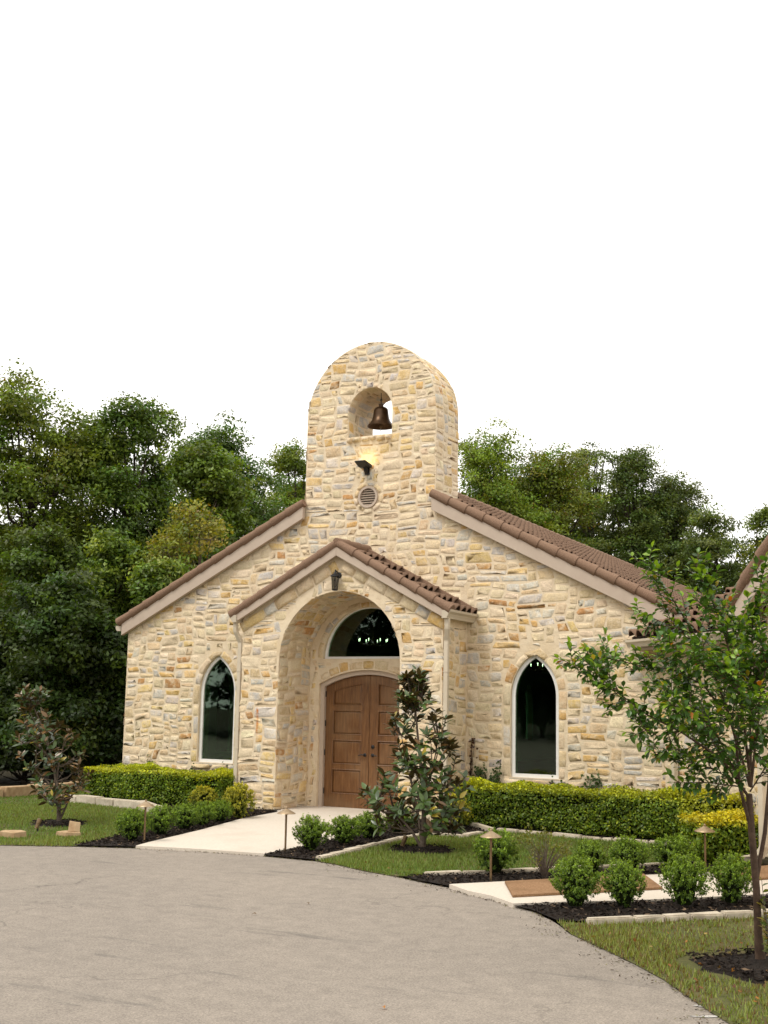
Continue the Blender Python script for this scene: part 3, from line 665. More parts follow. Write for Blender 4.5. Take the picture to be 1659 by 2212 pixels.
# flat extension lying in the bed from the right-hand downspout
a, b_ = gp(1000, 1776, .05), gp(1064, 1793, .05)
MB().rect_tube([(PW+.052, PY+.02, .29), (PW+.07, PY-.0, .12), tuple(a*.7+b_*.3)[:2]+(.06,), tuple(b_)[:2]+(.045,)], .085, .065, (.7, .7, 0)).build('spout_extension', 'spout', church, bevel=.006)

# ------------------------------------------------------------------ things on the church: bell, lantern, floodlight, chandeliers
bell = thing('bell', 'bronze bell hanging in the arched opening of the tower', 'bell', (.02, .36, 6.665))
prof = [(.238, 0), (.240, .012), (.225, .03), (.195, .065), (.165, .11), (.145, .17), (.134, .24), (.128, .29), (.118, .325), (.085, .35), (.04, .358), (0, .36)]
b = MB(); inner = [(r*.9, z*.94+.004) for r, z in prof]; b.lathe(inner[::-1][:-1]+[(.228, .002)]+prof, seg=32); b.build('bell_body', 'bronze', bell, smooth=True)
MB().box(-.035, .035, -.025, .025, .355, .42).build('yoke', 'bronze', bell, bevel=.006)
b = MB(); b.tube([(0, 0, .41), (0, 0, .55)], .007, 6); b.tube([(.018*math.cos(a), 0, .485+.022*math.sin(a)) for a in np.linspace(0, 2*PI, 13)], .005, 6); b.tube([(0, 0, .54), (0, 0, .645)], .005, 6); b.build('hook', 'black', bell)
b = MB(); b.tube([(0, 0, .30), (0, 0, -.0)], .008, 6); b.lathe([(0, -.03), (.022, -.02), (.03, .005), (.02, .03), (0, .035)], seg=12); b.build('clapper', 'brasspole', bell, smooth=True)
b = MB(); b.tube([(0, 0, -.03), (0, 0, -.15)], .0025, 5)
for k, z in enumerate((-.07, -.10, -.145)): b.lathe([(0, -.008), (.007, -.004), (.009, .0), (.007, .006), (0, .009)], (0, 0, z), 8)
b.build('pull_chain', 'led_off', bell)

fl = thing('floodlight', 'black angled floodlight on an arm, lighting the stone below the bell', 'floodlight', (-.02, 0, 5.80))
MB().box(-.045, .045, -.045, -.012, -.07, .07).build('bracket', 'black', fl, bevel=.006)
MB().prism([(-.03, -.04, -.055), (-.03, -.10, -.02), (-.03, -.13, .06), (-.03, -.09, .075), (-.03, -.04, .03)], (.06, 0, 0)).build('arm', 'black', fl, bevel=.005)
hd = MB().prism([(-.11, -.30, .115), (-.11, -.30, .135), (-.11, -.05, .095), (-.11, -.05, .04), (-.11, -.15, .05)], (.22, 0, 0)).build('lamp_head', 'black', fl, bevel=.008)
MB().prism([(-.09, -.27, .1295), (-.09, -.09, .1010), (-.09, -.09, .1055), (-.09, -.27, .1340)], (.18, 0, 0)).build('lens', 'led', hd)
ll = bpy.data.lights.new('floodlight_glow', 'AREA'); ll.energy = .55; ll.size = .2; ll.color = (1, .74, .30); lo = link('floodlight_glow', ll, fl); lo.location = (0, -.16, .16); lo.rotation_euler = (math.radians(180-42), 0, 0)

ln = thing('wall_lantern', 'black carriage lantern with lattice glass above the porch arch', 'lantern', (-.01, PY, 3.74))
b = MB().lathe([(0, 0), (.05, .0), (.05, .012), (.03, .02), (0, .02)], seg=14); b.v = [(x, -z, y+.14) for x, y, z in b.v]
b.tube([(0, -.02, .14), (0, -.06, .19), (0, -.11, .20), (0, -.13, .17)], .011, 8); b.build('bracket', 'black', ln, smooth=True)
b = MB(); b.lathe([(.0, .225), (.006, .222), (.012, .205), (.005, .195), (.016, .185), (.022, .172), (.03, .16), (.045, .145), (.082, .12), (.085, .108), (.07, .105), (0, .105)], (0, -.13, 0), 12); b.build('cap', 'black', ln, smooth=True)
b = MB(); b.lathe([(0, -.125), (.035, -.125), (.05, -.115), (.052, -.10), (0, -.10)], (0, -.13, 0), 12)
for k in range(6):
    a = PI/3*k; a2 = PI/3*(k+1); q = lambda a, r, z: (r*math.cos(a), -.13+r*math.sin(a), z)
    b.tube([q(a, .05, -.10), q(a, .068, .105)], .005, 5); b.tube([q(a, .05, -.10), q(a2, .068, .105)], .0028, 4); b.tube([q(a2, .05, -.10), q(a, .068, .105)], .0028, 4)
b.build('cage', 'black', ln)
MB().lathe([(.046, -.098), (.063, .10)], (0, -.13, 0), 6).build('glass', 'clear', ln)
MB().lathe([(.012, -.095), (.012, -.01), (.016, .0), (.012, .03), (0, .045)], (0, -.13, 0), 8).build('candle', 'fascia', ln)

def chandelier(c, label):
    t = thing('chandelier', label, 'chandelier', c, 0, 'chandeliers inside the chapel')
    b = MB().lathe([(0, -.16), (.02, -.14), (.045, -.10), (.02, -.04), (.03, .02), (.012, .08), (.01, .30), (0, .30)], seg=10); b.tube([(0, 0, .28), (0, 0, .6)], .004, 5); b.build('stem', 'brasspole', t, smooth=True)
    for k in range(8):
        a = 2*PI*k/8+.2; q = lambda r, z: (r*math.cos(a), r*math.sin(a), z)
        arm = MB().tube([q(.02, -.05), q(.12, -.12), q(.22, -.10), q(.30, -.03)], .007, 5).build('arm', 'brasspole', t)
        MB().lathe([(.004, 0), (.004, .03), (.007, .036), (.008, .045), (.004, .056), (0, .06)], q(.30, -.03), 8).build('bulb', 'bulb', arm)
chandelier(tuple(fp(806, 1383, 3.3)), 'lit chandelier seen through the half-round window over the door')
chandelier(tuple(fp(1167, 1436, 3.7)), 'lit chandelier seen in the tip of the right pointed window')

# ------------------------------------------------------------------ annex on the right, set at 45 degrees
annex = thing('annex', 'lower stone building with tiled roof behind the small tree at right', 'building', (5.13, -.11, 0))
ea = np.array([.7071, -.7071]); en = np.array([-.7071, -.7071])     # along the wall, outward
A0 = np.array([5.13, -.11])
def ax(s, d, z): p = ea*s+en*d; return (p[0], p[1], z)              # local to the annex
def amap(d0): return lambda u_, v_, d: np.c_[ea[0]*u_+en[0]*(d0+d), ea[1]*u_+en[1]*(d0+d), v_]
GZ = 3.02; GSL = .78; GS, GD, GW = 3.75, .86, 4.4                                         # gable block: start, how far it stands out, width
MB().prism([ax(0, 0, -.1), ax(GS+.02, 0, -.1), ax(GS+.02, 0, 2.75), ax(0, 0, 2.75)], (-en[0]*.3, -en[1]*.3, 0)).build('low_wall', 'mortar', annex)
stone_field(.05, GS, 0, 2.55, lambda u_, v_: np.ones_like(u_, bool), amap(0), weight=1)
gp_poly = [ax(GS, GD, -.1), ax(GS+GW, GD, -.1), ax(GS+GW, GD, GZ), ax(GS+GW/2, GD, GZ+GSL*GW/2), ax(GS, GD, GZ)]
gw = MB().prism(gp_poly, (-en[0]*4, -en[1]*4, 0)).build('gable_wall', 'mortar', annex)
stone_field(GS, GS+GW, 0, 4.8, lambda u_, v_: v_ < 2.9+.78*(GW/2-np.abs(u_-GS-GW/2)), amap(GD), weight=1)
stone_field(0, GD, 0, GZ-.1, lambda u_, v_: np.ones_like(u_, bool), lambda u_, v_, d: np.c_[ea[0]*(GS-d)+en[0]*u_, ea[1]*(GS-d)+en[1]*u_, v_], weight=.8)
stone_field(-3.1, GD, 0, GZ-.1, lambda u_, v_: np.ones_like(u_, bool), lambda u_, v_, d: np.c_[ea[0]*(GS+GW+d)+en[0]*u_, ea[1]*(GS+GW+d)+en[1]*u_, v_], weight=.05)
emit_stones(STONES, gw, 60); STONES.clear()
# low roof with gutter
low = MB(); E0, EZ, RS = .36, 2.86, .42
low.prism([ax(-.30, E0, EZ), ax(-.30, -2.6, EZ+RS*(2.6+E0)), ax(-.30, -2.6, EZ+RS*(2.6+E0)-.06), ax(-.30, E0, EZ-.06)], (ea[0]*(GS+.3), ea[1]*(GS+.3), 0))
low = low.build('low_roof', 'deck', annex)
l = math.hypot(1, RS); dn = (en[0]/l, en[1]/l, -RS/l); topc = ax(-.25, -2.6, EZ+RS*(2.6+E0))
tile_roof(low, topc, (ea[0], ea[1], 0), dn, 14, 9, .235, (2.96+.06)*l/9, 90)
prof = [(0, 0), (.085, 0), (.095, .025), (.11, .055), (.135, .075), (.135, .11), (.12, .11), (.0, .10)]
MB().prism([ax(-.34, E0-.03+px, EZ-.16+pz) for px, pz in prof], (ea[0]*(GS+.2), ea[1]*(GS+.2), 0)).build('gutter', 'gutter', annex)
MB().rect_tube([ax(-.22, E0+.03, EZ-.15), ax(-.22, E0+.03, EZ-.24), ax(-.18, E0-.02, EZ-.32), ax(-.05, .10, EZ-.40), ax(.30, .06, EZ-.45), ax(.36, .06, EZ-.55), ax(.36, .06, .2)], .085, .07, (ea[0], ea[1], 0)).build('downspout', 'spout', annex, bevel=.006)
MB().prism([ax(-.30, E0-.02, EZ-.17), ax(-.30, 0, EZ-.17), ax(-.30, 0, EZ-.2), ax(-.30, E0-.02, EZ-.2)], (ea[0]*GS, ea[1]*GS, 0)).build('soffit', 'fascia', annex)
# gable roof
gr = MB()
for sgn in (-1, 1):
    u0 = GS+GW/2; u1 = u0+sgn*(GW/2+.12)
    f = lambda u_: GZ+GSL*(GW/2-abs(u_-u0))+.12
    gr.prism([ax(u0, GD+.30, f(u0)), ax(u1, GD+.30, f(u1)), ax(u1, GD+.30, f(u1)-.07), ax(u0, GD+.30, f(u0)-.07)], (-en[0]*4.6, -en[1]*4.6, 0))
gr = gr.build('gable_roof', 'deck', annex)
MB().prism([ax(GS-.12, GD+.30, f(GS-.12)-.0), ax(u0, GD+.30, f(u0)), ax(u0, GD+.30, f(u0)-.27), ax(GS-.12, GD+.30, f(GS-.12)-.27)], (en[0]*.05, en[1]*.05, 0)).build('gable_fascia', 'fascia', annex, bevel=.004)
MB().prism([ax(GS-.25, GD+.02, f(GS-.25)-.10), ax(u0, GD+.02, f(u0)-.10), ax(u0, GD+.02, f(u0)-.14), ax(GS-.25, GD+.02, f(GS-.25)-.14)], (en[0]*.28, en[1]*.28, 0)).build('gable_soffit', 'fascia', annex)
rake_tiles(gr, ax(u0, GD+.32, f(u0)+.06), ax(GS-.17, GD+.32, f(GS-.17)+.06), .36, .088)
l = math.hypot(1, GSL); tile_roof(gr, ax(u0, GD-3.9, f(u0)), (en[0], en[1], 0), (-ea[0]/l, -ea[1]/l, -GSL/l), 17, 7, .235, (GW/2+.30)*l/7, 60)
tile_roof(gr, ax(u0, GD-3.9, f(u0)), (en[0], en[1], 0), (ea[0]/l, ea[1]/l, -GSL/l), 17, 7, .235, (GW/2+.30)*l/7, 0)
MB().prism([ax(GS-.36+px*-1, -2.5, f(GS-.12)-.16+pz) for px, pz in prof], (en[0]*(GD+2.7), en[1]*(GD+2.7), 0)).build('gutter', 'gutter', annex)
MB().rect_tube([ax(GS-.24, GD+.10, f(GS-.12)-.18), ax(GS-.24, GD+.10, f(GS-.12)-.28), ax(GS-.06, GD+.06, f(GS-.12)-.55), ax(GS-.06, GD+.06, .25), ax(GS-.10, GD+.10, .14), ax(GS-.32, GD+.2, .08)], .10, .08, (ea[0], ea[1], 0)).build('downspout', 'spout', annex, bevel=.006)

# ------------------------------------------------------------------ ground
def sheet(name, poly, z, mat, thick=0, kind='structure', sub=None):
    b = MB(); b.prism([(x, y, z-thick) for x, y in poly], (0, 0, thick)) if thick else b.add([(x, y, z) for x, y in poly], [tuple(range(len(poly)))])
    bm = bmesh.new(); me = bpy.data.meshes.new(name); me.from_pydata(b.v, [], b.f); bm.from_mesh(me); bmesh.ops.triangulate(bm, faces=bm.faces, ngon_method='EAR_CLIP'); bmesh.ops.recalc_face_normals(bm, faces=bm.faces)
    bm.normal_update()
    if not thick and sum(f.normal.z for f in bm.faces) < 0: bmesh.ops.reverse_faces(bm, faces=bm.faces)
    bm.to_mesh(me); bm.free(); me.materials.append(M[mat]); o = link(name, me); tag(o, kind=kind); return o
sheet('ground', [(-300, -300), (300, -300), (300, 300), (-300, 300)], -.035, 'ground')
ASPH = [(-1.24, -6.8), (-.46, -6.38), (.24, -6.06), (1.05, -5.87), (1.9, -5.77), (2.27, -5.78), (2.62, -5.79), (2.9, -5.87), (3.44, -6.16), (3.87, -6.31), (4.33, -6.54), (4.69, -6.70), (5.01, -6.98), (5.31, -7.12), (5.60, -7.35), (5.85, -7.5), (6.21, -7.88), (6.49, -8.31), (6.87, -8.72), (7.2, -9.08), (7.51, -9.46), (7.72, -9.78), (7.97, -10.15), (8.12, -10.35), (8.6, -11.2), (9.4, -12.4)]
def wobble(poly, amp, step):
    P = []
    for a, b in zip(poly, poly[1:]):
        n = max(1, int(math.dist(a, b)/step))
        for k in range(n):
            t = k/n; P.append((a[0]+(b[0]-a[0])*t+random.uniform(-amp, amp), a[1]+(b[1]-a[1])*t+random.uniform(-amp, amp)))
    return P+[poly[-1]]
EDGE = wobble(ASPH, .014, .12)
sheet('driveway', [(-6, -9.4)]+EDGE+[(12, -15), (14, -20), (14, -60), (-30, -60), (-30, -22)], 0, 'asphalt')
LAWNS = dict(
 left=[(-6, -9.4), (-1.24, -6.83), (-.46, -6.40), (-.62, -5.6), (-.95, -4.6), (-1.5, -3.2), (-3.1, -2.12), (-5.08, -1.72), (-5.7, -.3), (-6.5, .35), (-6.4, -.6), (-6.5, -1.8), (-8.5, -6)],
 mid=[(2.61, -5.80), (2.9, -5.89), (3.44, -6.18), (3.87, -6.33), (4.15, -6.18), (4.65, -5.67), (6.06, -3.91), (6.3, -3.15), (6.5, -2.1), (5.92, -1.66), (4.83, -1.74), (3.94, -1.66), (3.06, -1.52), (3.02, -2.58), (2.48, -2.57), (2.43, -3.27), (2.55, -4.58)],
 front=[(6.2, -7.86), (6.49, -8.33), (6.87, -8.74), (7.2, -9.1), (7.51, -9.48), (7.72, -9.8), (7.97, -10.17), (8.12, -10.37), (8.6, -11.25), (9.4, -12.5), (13, -13), (13, -4), (8.75, -5.6), (7.57, -6.68), (7.13, -7.16), (6.76, -7.54), (6.52, -7.77)])
BEDS = dict(
 left=[(-.46, -6.39), (.24, -6.07), (.12, -5.65), (-.22, -4.17), (-.7, -2.49), (-.95, -1.2), (-1.0, -.9), (-1.9, -.9), (-1.9, .03), (-5.2, .03), (-5.12, -1.62), (-3.1, -2.05), (-1.5, -3.2), (-.95, -4.6), (-.62, -5.6)],
 mid=[(1.9, -5.79), (2.27, -5.80), (2.61, -5.80), (2.55, -4.58), (2.43, -3.27), (2.48, -2.57), (3.02, -2.58), (3.04, -1.55), (3.94, -1.66), (4.83, -1.74), (5.92, -1.65), (6.3, -1.3), (5.2, .03), (1.86, .03), (1.86, -.9), (1.1, -.9), (1.5, -2.5), (1.85, -4.45)],
 back=[(4.05, -6.42), (4.33, -6.56), (4.69, -6.70), (5.41, -5.77), (6.31, -4.7), (7.25, -3.55), (6.9, -3.0), (6.3, -2.6), (6.3, -3.15), (6.06, -3.91), (4.65, -5.67), (4.15, -6.18)],
 front=[(5.64, -7.41), (5.85, -7.52), (6.21, -7.88), (6.52, -7.77), (6.76, -7.54), (7.13, -7.16), (7.57, -6.68), (8.75, -5.6), (8.75, -4.5), (7.49, -5.49), (6.77, -6.34), (6.06, -7.03)])
WALK = [(.24, -6.07), (1.05, -5.88), (1.9, -5.78), (1.85, -4.45), (1.55, -2.5), (1.3, -1.2), (1.10, -.9), (1.13, .19), (-1.13, .19), (-1.10, -.94), (-.88, -1.2), (-.7, -2.49), (-.22, -4.17), (.12, -5.65)]
PATH = [(4.69, -6.71), (5.01, -6.99), (5.31, -7.13), (5.64, -7.42), (6.06, -7.03), (6.77, -6.34), (7.49, -5.49), (8.9, -4.2), (8.4, -3.2), (7.9, -2.9), (7.17, -3.61), (6.31, -4.7), (5.41, -5.77)]
for k, p in LAWNS.items(): sheet('lawn', p, .006, 'soil')
for k, p in BEDS.items(): sheet('flower_bed', p, .022, 'mulch')
sheet('walkway', WALK, .034, 'concrete', .07)
sheet('path', PATH, .040, 'concrete', .08)

def in_poly(P, poly):
    x, y = P[:, 0], P[:, 1]; inside = np.zeros(len(P), bool); n = len(poly)
    for i in range(n):
        (x0, y0), (x1, y1) = poly[i], poly[(i+1) % n]
        c = ((y0 > y) != (y1 > y)) & (x < (x1-x0)*(y-y0)/(y1-y0+1e-12)+x0); inside ^= c
    return inside
def scatter(poly, density, lim=None):
    Q = np.array(poly); lo, hi = Q.min(0), Q.max(0)
    if lim is not None: lo, hi = np.maximum(lo, lim[0]), np.minimum(hi, lim[1])
    n = int(density*np.prod(hi-lo)); P = rng.uniform(lo, hi, (n, 2)); return P[in_poly(P, poly)]
def snoise(P, s, seed=0):
    r = np.random.default_rng(seed); o = np.zeros(len(P))
    for k in range(6):
        a = r.uniform(0, 2*PI); f_ = s*r.uniform(.6, 1.9); o += np.sin((P[:, 0]*math.cos(a)+P[:, 1]*math.sin(a))*f_+r.uniform(0, 6))
    return o/6
def unit(a): return a/(np.linalg.norm(a, axis=1, keepdims=True)+1e-9)
def rand_dirs(n, zb=0.): d = rng.normal(size=(n, 3)); d[:, 2] += zb; return unit(d)
def leaf_frames(nrm):
    A = unit(np.cross(nrm, rng.normal(size=nrm.shape))); return A, np.cross(nrm, A)
def leaf_mesh(name, C, A, B, L, Wd, tint, mat):
    """diamond leaves: centre C, axis A, side B, length L, width Wd"""
    n = len(C); L = np.broadcast_to(L, n)[:, None]; Wd = np.broadcast_to(Wd, n)[:, None]
    V = np.empty((n, 4, 3), np.float32); V[:, 0] = C-A*L*.5; V[:, 1] = C+B*Wd*.5+A*L*.08; V[:, 2] = C+A*L*.5; V[:, 3] = C-B*Wd*.5+A*L*.08
    return np_mesh(name, V.reshape(-1, 3), np.arange(n*4).reshape(n, 4), 4, mat, np.repeat(tint, 4, axis=0))
def grass(poly, density, name, hmin=.018, hmax=.05, lim=None, dry=0., seed=0, mulch=()):
    P = scatter(poly, density, lim); nz = snoise(P, 1.3, seed); nz2 = snoise(P, 5, seed+1)
    keep = rng.random(len(P)) < np.clip(.82+nz*.6+nz2*.5-dry*.5, .12, 1)
    for mx, my, mr in mulch: keep &= ((P[:, 0]-mx)**2+(P[:, 1]-my)**2) > (mr*(1+.25*nz2))**2
    P, nz, nz2 = P[keep], nz[keep], nz2[keep]
    n = len(P); h = rng.uniform(hmin, hmax, n)*(1+.35*nz); a = rng.uniform(0, 2*PI, n); ln_ = rng.uniform(.1, .75, n)*h
    b = np.c_[P, np.full(n, .004)]; wd = rng.uniform(.004, .008, n); side = np.c_[-np.sin(a), np.cos(a), np.zeros(n)]*wd[:, None]; tip = b+np.c_[np.cos(a)*ln_, np.sin(a)*ln_, h]
    V = np.empty((n, 3, 3), np.float32); V[:, 0] = b-side; V[:, 1] = b+side; V[:, 2] = tip
    g = np.array([.105, .19, .035]); y = np.array([.29, .29, .09]); br = np.array([.17, .11, .05])
    f = np.clip(rng.uniform(0, .5, n)+.3*nz+dry*.35, 0, 1)[:, None]; t = g*(1-f)+y*f
    bm_ = rng.random(n) < (.05+dry*.22); t[bm_] = br; t = t*rng.uniform(.7, 1.25, (n, 1))
    o = link(name, np_mesh(name, V.reshape(-1, 3), np.arange(n*3).reshape(n, 3), 3, M['grass'], np.repeat(t, 3, axis=0))); return o
MR, ML, CT = (3.18, -4.22), (-2.36, -4.61), (7.99, -8.64)
for k, (dens, dry, lim) in dict(left=(2600, .1, None), mid=(4200, .05, None), front=(7000, .95, ((5, -12), (10.2, -5)))).items():
    tag(grass(LAWNS[k], dens, 'grass', lim=lim, dry=dry, seed=len(k), mulch=((*MR, .42), (*ML, .42), (8.05, -8.75, .55))), 'short mown grass of the %s lawn' % {'left': 'left', 'mid': 'middle', 'front': 'near right'}[k], 'grass', kind='stuff')
def chips(poly, dens, name, label, z=.024, lim=None):
    P = scatter(poly, dens, lim); n = len(P); A = unit(rng.normal(size=(n, 3))*np.array([1, 1, .35])); B = unit(np.cross(A, rng.normal(size=(n, 3))))
    t = np.array([.020, .015, .012])*rng.uniform(.4, 2.2, (n, 1)); k = rng.random(n) < .05; t[k] = np.array([.16, .11, .07])
    o = link(name, leaf_mesh(name, np.c_[P, z+rng.uniform(0, .022, n)], A, B, rng.uniform(.02, .07, n), rng.uniform(.008, .022, n), t, M['chip'])); tag(o, label, 'mulch', kind='stuff')
for k, lab in dict(left='dark bark mulch beside the left of the walkway', mid='dark bark mulch right of the walkway and under the hedge', back='dark bark mulch behind the side path', front='dark bark mulch in front of the side path').items():
    chips(BEDS[k], 900, 'mulch', lab)
def circle(c, r, n=18): return [(c[0]+r*random.uniform(.8, 1.15)*math.cos(2*PI*k/n), c[1]+r*random.uniform(.8, 1.15)*math.sin(2*PI*k/n)) for k in range(n)]
for c, r, lab in ((MR, .40, 'ring of mulch round the foot of the magnolia by the porch'), (ML, .38, 'ring of mulch round the foot of the left magnolia'), ((8.05, -8.75), .52, 'mulch round the foot of the small tree at right')):
    p = circle(c, r); b = MB(); b.add([(c[0], c[1], .06)]+[(c[0]+(x-c[0])*.55, c[1]+(y-c[1])*.55, .045+random.uniform(-.01, .01)) for x, y in p]+[(x, y, .004) for x, y in p], [])
    n = len(p); b.f = [(0, 1+i, 1+(i+1) % n) for i in range(n)]+[(1+i, 1+n+i, 1+n+(i+1) % n, 1+(i+1) % n) for i in range(n)]
    o = b.build('mulch_ring', 'mulch', None, smooth=True); tag(o, kind='structure')
    chips(p, 1500, 'mulch', lab, .03)

E_ = np.array(EDGE); i_ = rng.integers(2, len(E_)-1, 2600); k_ = rng.random(2600)[:, None]; Pd = E_[i_]*(1-k_)+E_[i_-1]*k_
dn_ = unit(np.c_[(E_[i_]-E_[i_-1])[:, 1], -(E_[i_]-E_[i_-1])[:, 0]]); Pd = Pd+dn_*(np.abs(rng.normal(0, .10, 2600))-.05)[:, None]*(.4+1.2*(snoise(Pd, 2.5, 4) > 0))[:, None]
A, B = leaf_frames(rand_dirs(2600, 3.)); tn = np.array([(.03, .022, .015), (.12, .085, .05), (.07, .05, .03), (.16, .15, .06)])[rng.integers(0, 4, 2600)]*rng.uniform(.6, 1.3, (2600, 1))
tag(link('edge_debris', leaf_mesh('edge_debris', np.c_[Pd, rng.uniform(.003, .012, 2600)], A, B, rng.uniform(.008, .035, 2600), rng.uniform(.005, .014, 2600), tn, M['chip'])), 'grit, mulch bits and clippings strewn along the driveway edge', 'debris', kind='stuff')
# edging stones
def edging(line, h, wd, label, step=(.25, .5), mat='edging', z0=-.03):
    t = thing('garden_edging', label, 'edging', (*line[0], 0)); o = np.array(line[0])
    for a, b in zip(line, line[1:]):
        a, b = np.array(a)-o, np.array(b)-o; L = np.linalg.norm(b-a); d = (b-a)/L; n = np.array([-d[1], d[0]]); s = 0
        while s < L-.05:
            e = min(L, s+random.uniform(*step)); e = L if L-e < .12 else e
            q = []; hh = h*random.uniform(.85, 1.1); j = lambda: random.uniform(-.012, .012)
            for zz in (z0, hh):
                for ss, ww in ((s+.006, -1), (e-.006, -1), (e-.006, 1), (s+.006, 1)):
                    p = a+d*(ss+j()*.4)+n*(ww*wd/2+j()); q.append((p[0], p[1], zz+(j()*.6 if zz > 0 else 0)))
            MB().add(q, [(0,3,2,1),(4,5,6,7),(0,1,5,4),(1,2,6,5),(2,3,7,6),(3,0,4,7)]).build('stone', mat, t, bevel=.012); s = e
edging([(2.60, -5.72), (2.55, -4.58), (2.43, -3.27), (2.48, -2.57), (3.02, -2.58), (3.02, -2.01)], .055, .10, 'thin pale flagstone edging between the porch magnolia lawn and mulch')
edging([(3.06, -1.52), (3.94, -1.66), (4.83, -1.74), (5.92, -1.65)], .06, .10, 'pale stone edging along the foot of the long right hedge')
edging([(4.15, -6.18), (4.65, -5.67), (6.06, -3.91), (6.3, -3.15)], .06, .09, 'pale stone edging between middle lawn and side path bed')
edging([(6.45, -7.83), (6.76, -7.54), (7.13, -7.16), (7.57, -6.68), (8.75, -5.6)], .065, .09, 'pale stone edging behind the near right lawn')
edging([(-5.15, -1.58), (-3.11, -1.98), (-2.2, -2.6)], .13, .20, 'weathered stone block edging in front of the left hedge', (.4, .8))
edging([(-7.6, -4.6), (-6.5, -1.72), (-6.42, -.54), (-6.6, .6), (-5.4, .9)], .18, .28, 'low border of large stone blocks at the back of the left lawn', (.6, 1.1), 'flag')

# door mats
def mat(corners, label, name='door_mat'):
    q = [np.array(c) for c in corners]; c = sum(q)/4; t = thing(name, label, 'mat', (c[0], c[1], .041), 0, 'coir mats on the side path')
    P = [(*(p-c), 0) for p in q]; MB().prism(P, (0, 0, .022)).build('pile', 'mat', t, bevel=.005)
m1 = [gp(*p)[:2] for p in ((1090, 1917), (1107, 1949), (1432, 1931), (1391, 1900))]
mat(m1, 'large brown coir mat on the side path nearest the driveway')
m2 = [gp(*p)[:2] for p in ((1540, 1893), (1558, 1918), (1700, 1905), (1670, 1880))]
mat(m2, 'brown coir mat on the side path at the right edge')

# ------------------------------------------------------------------ small garden things
def path_light(px, py, label):
    c = gp(px, py); t = thing('path_light', label, 'path light', (c[0], c[1], .02), random.uniform(0, 6), 'brass path lights beside the paths')
    MB().tube([(0, 0, -.05), (0, 0, .47)], .0125, 10).build('pole', 'brasspole', t, smooth=True)
    MB().lathe([(.018, -.0), (.02, .0), (.02, .05), (.015, .055), (.0, .055)], (0, 0, .43), 12).build('socket', 'brasspole', t, smooth=True)
    MB().lathe([(.104, .445), (.112, .443), (.108, .450), (.06, .476), (.022, .497), (.012, .503), (.011, .512), (.014, .516), (.008, .524), (0, .526)], seg=24).build('shade', 'brass', t, smooth=True)
path_light(311, 1823.6, 'brass path light with cone cap at the left of the walkway')
path_light(616, 1843.4, 'brass path light with cone cap at the right corner of the walkway')
path_light(1060, 1909.5, 'brass path light with cone cap in front of the bush by the side path')
path_light(1524, 1890, 'brass path light with cone cap farthest along the side path')
def spotlight(px, py, aim, label):
    c = gp(px, py); t = thing('garden_spotlight', label, 'spotlight', (c[0], c[1], .0), aim, 'bullet spotlights under the magnolias')
    MB().tube([(0, 0, -.05), (0, 0, .06)], .012, 8).build('stake', 'black', t)
    d = Vector((.35, 0, .94)).normalized(); p = Vector((-.02, 0, .05)); pts, rr = [], []
    for k in range(9): pts.append(p+d*(.008*k)); rr.append(.024 if k % 2 else .029)
    pts += [p+d*.10, p+d*.13]; rr += [.030, .030]
    b = MB().tube(pts, rr, 12).build('housing', 'brasspole', t); MB().tube([p+d*.128, p+d*.131], .026, 12).build('lens', 'led_off', b)
spotlight(81, 1797, 1.2, 'bronze bullet spotlight left of the left magnolia')
spotlight(872, 1836, .6, 'bronze bullet spotlight beside the porch magnolia')
def slab(c, sx, sy, sz, rz, tilt, parent, mat='flag'):
    bm = bmesh.new(); n = 5
    bot = []; topv = []
    for k in range(n):
        a = 2*PI*k/n+random.uniform(-.2, .2); r = random.uniform(.85, 1.1); x, y = sx*r*math.cos(a), sy*r*math.sin(a)
        bot.append(bm.verts.new((x, y, 0))); topv.append(bm.verts.new((x*.94, y*.94, sz*random.uniform(.9, 1.1))))
    bm.faces.new(bot[::-1]); bm.faces.new(topv)
    for k in range(n): bm.faces.new((bot[k], bot[(k+1) % n], topv[(k+1) % n], topv[k]))
    bmesh.ops.bevel(bm, geom=list(bm.edges), offset=.006, segments=1, affect='EDGES', clamp_overlap=True); bmesh.ops.recalc_face_normals(bm, faces=bm.faces)
    me = bpy.data.meshes.new('flagstone'); bm.to_mesh(me); bm.free(); me.materials.append(M[mat]); o = link('flagstone', me, parent); o.location = tuple(c); o.rotation_euler = (tilt, 0, rz); return o
c = gp(29, 1810); tag(slab((c[0], c[1], .01), .19, .13, .075, .4, .03, None), 'flat tan flagstone lying on the grass at the left edge', 'stone')
c = gp(148, 1808); tag(slab((c[0], c[1], .01), .17, .12, .06, .2, 0, None), 'flat tan stone on the grass with another leaning on it', 'stone')
tag(slab((c[0]+.06, c[1]+.02, .062), .085, .035, .14, .5, -.35, None), 'tan stone standing tilted on top of a flat stone', 'stone')

# ------------------------------------------------------------------ vegetation

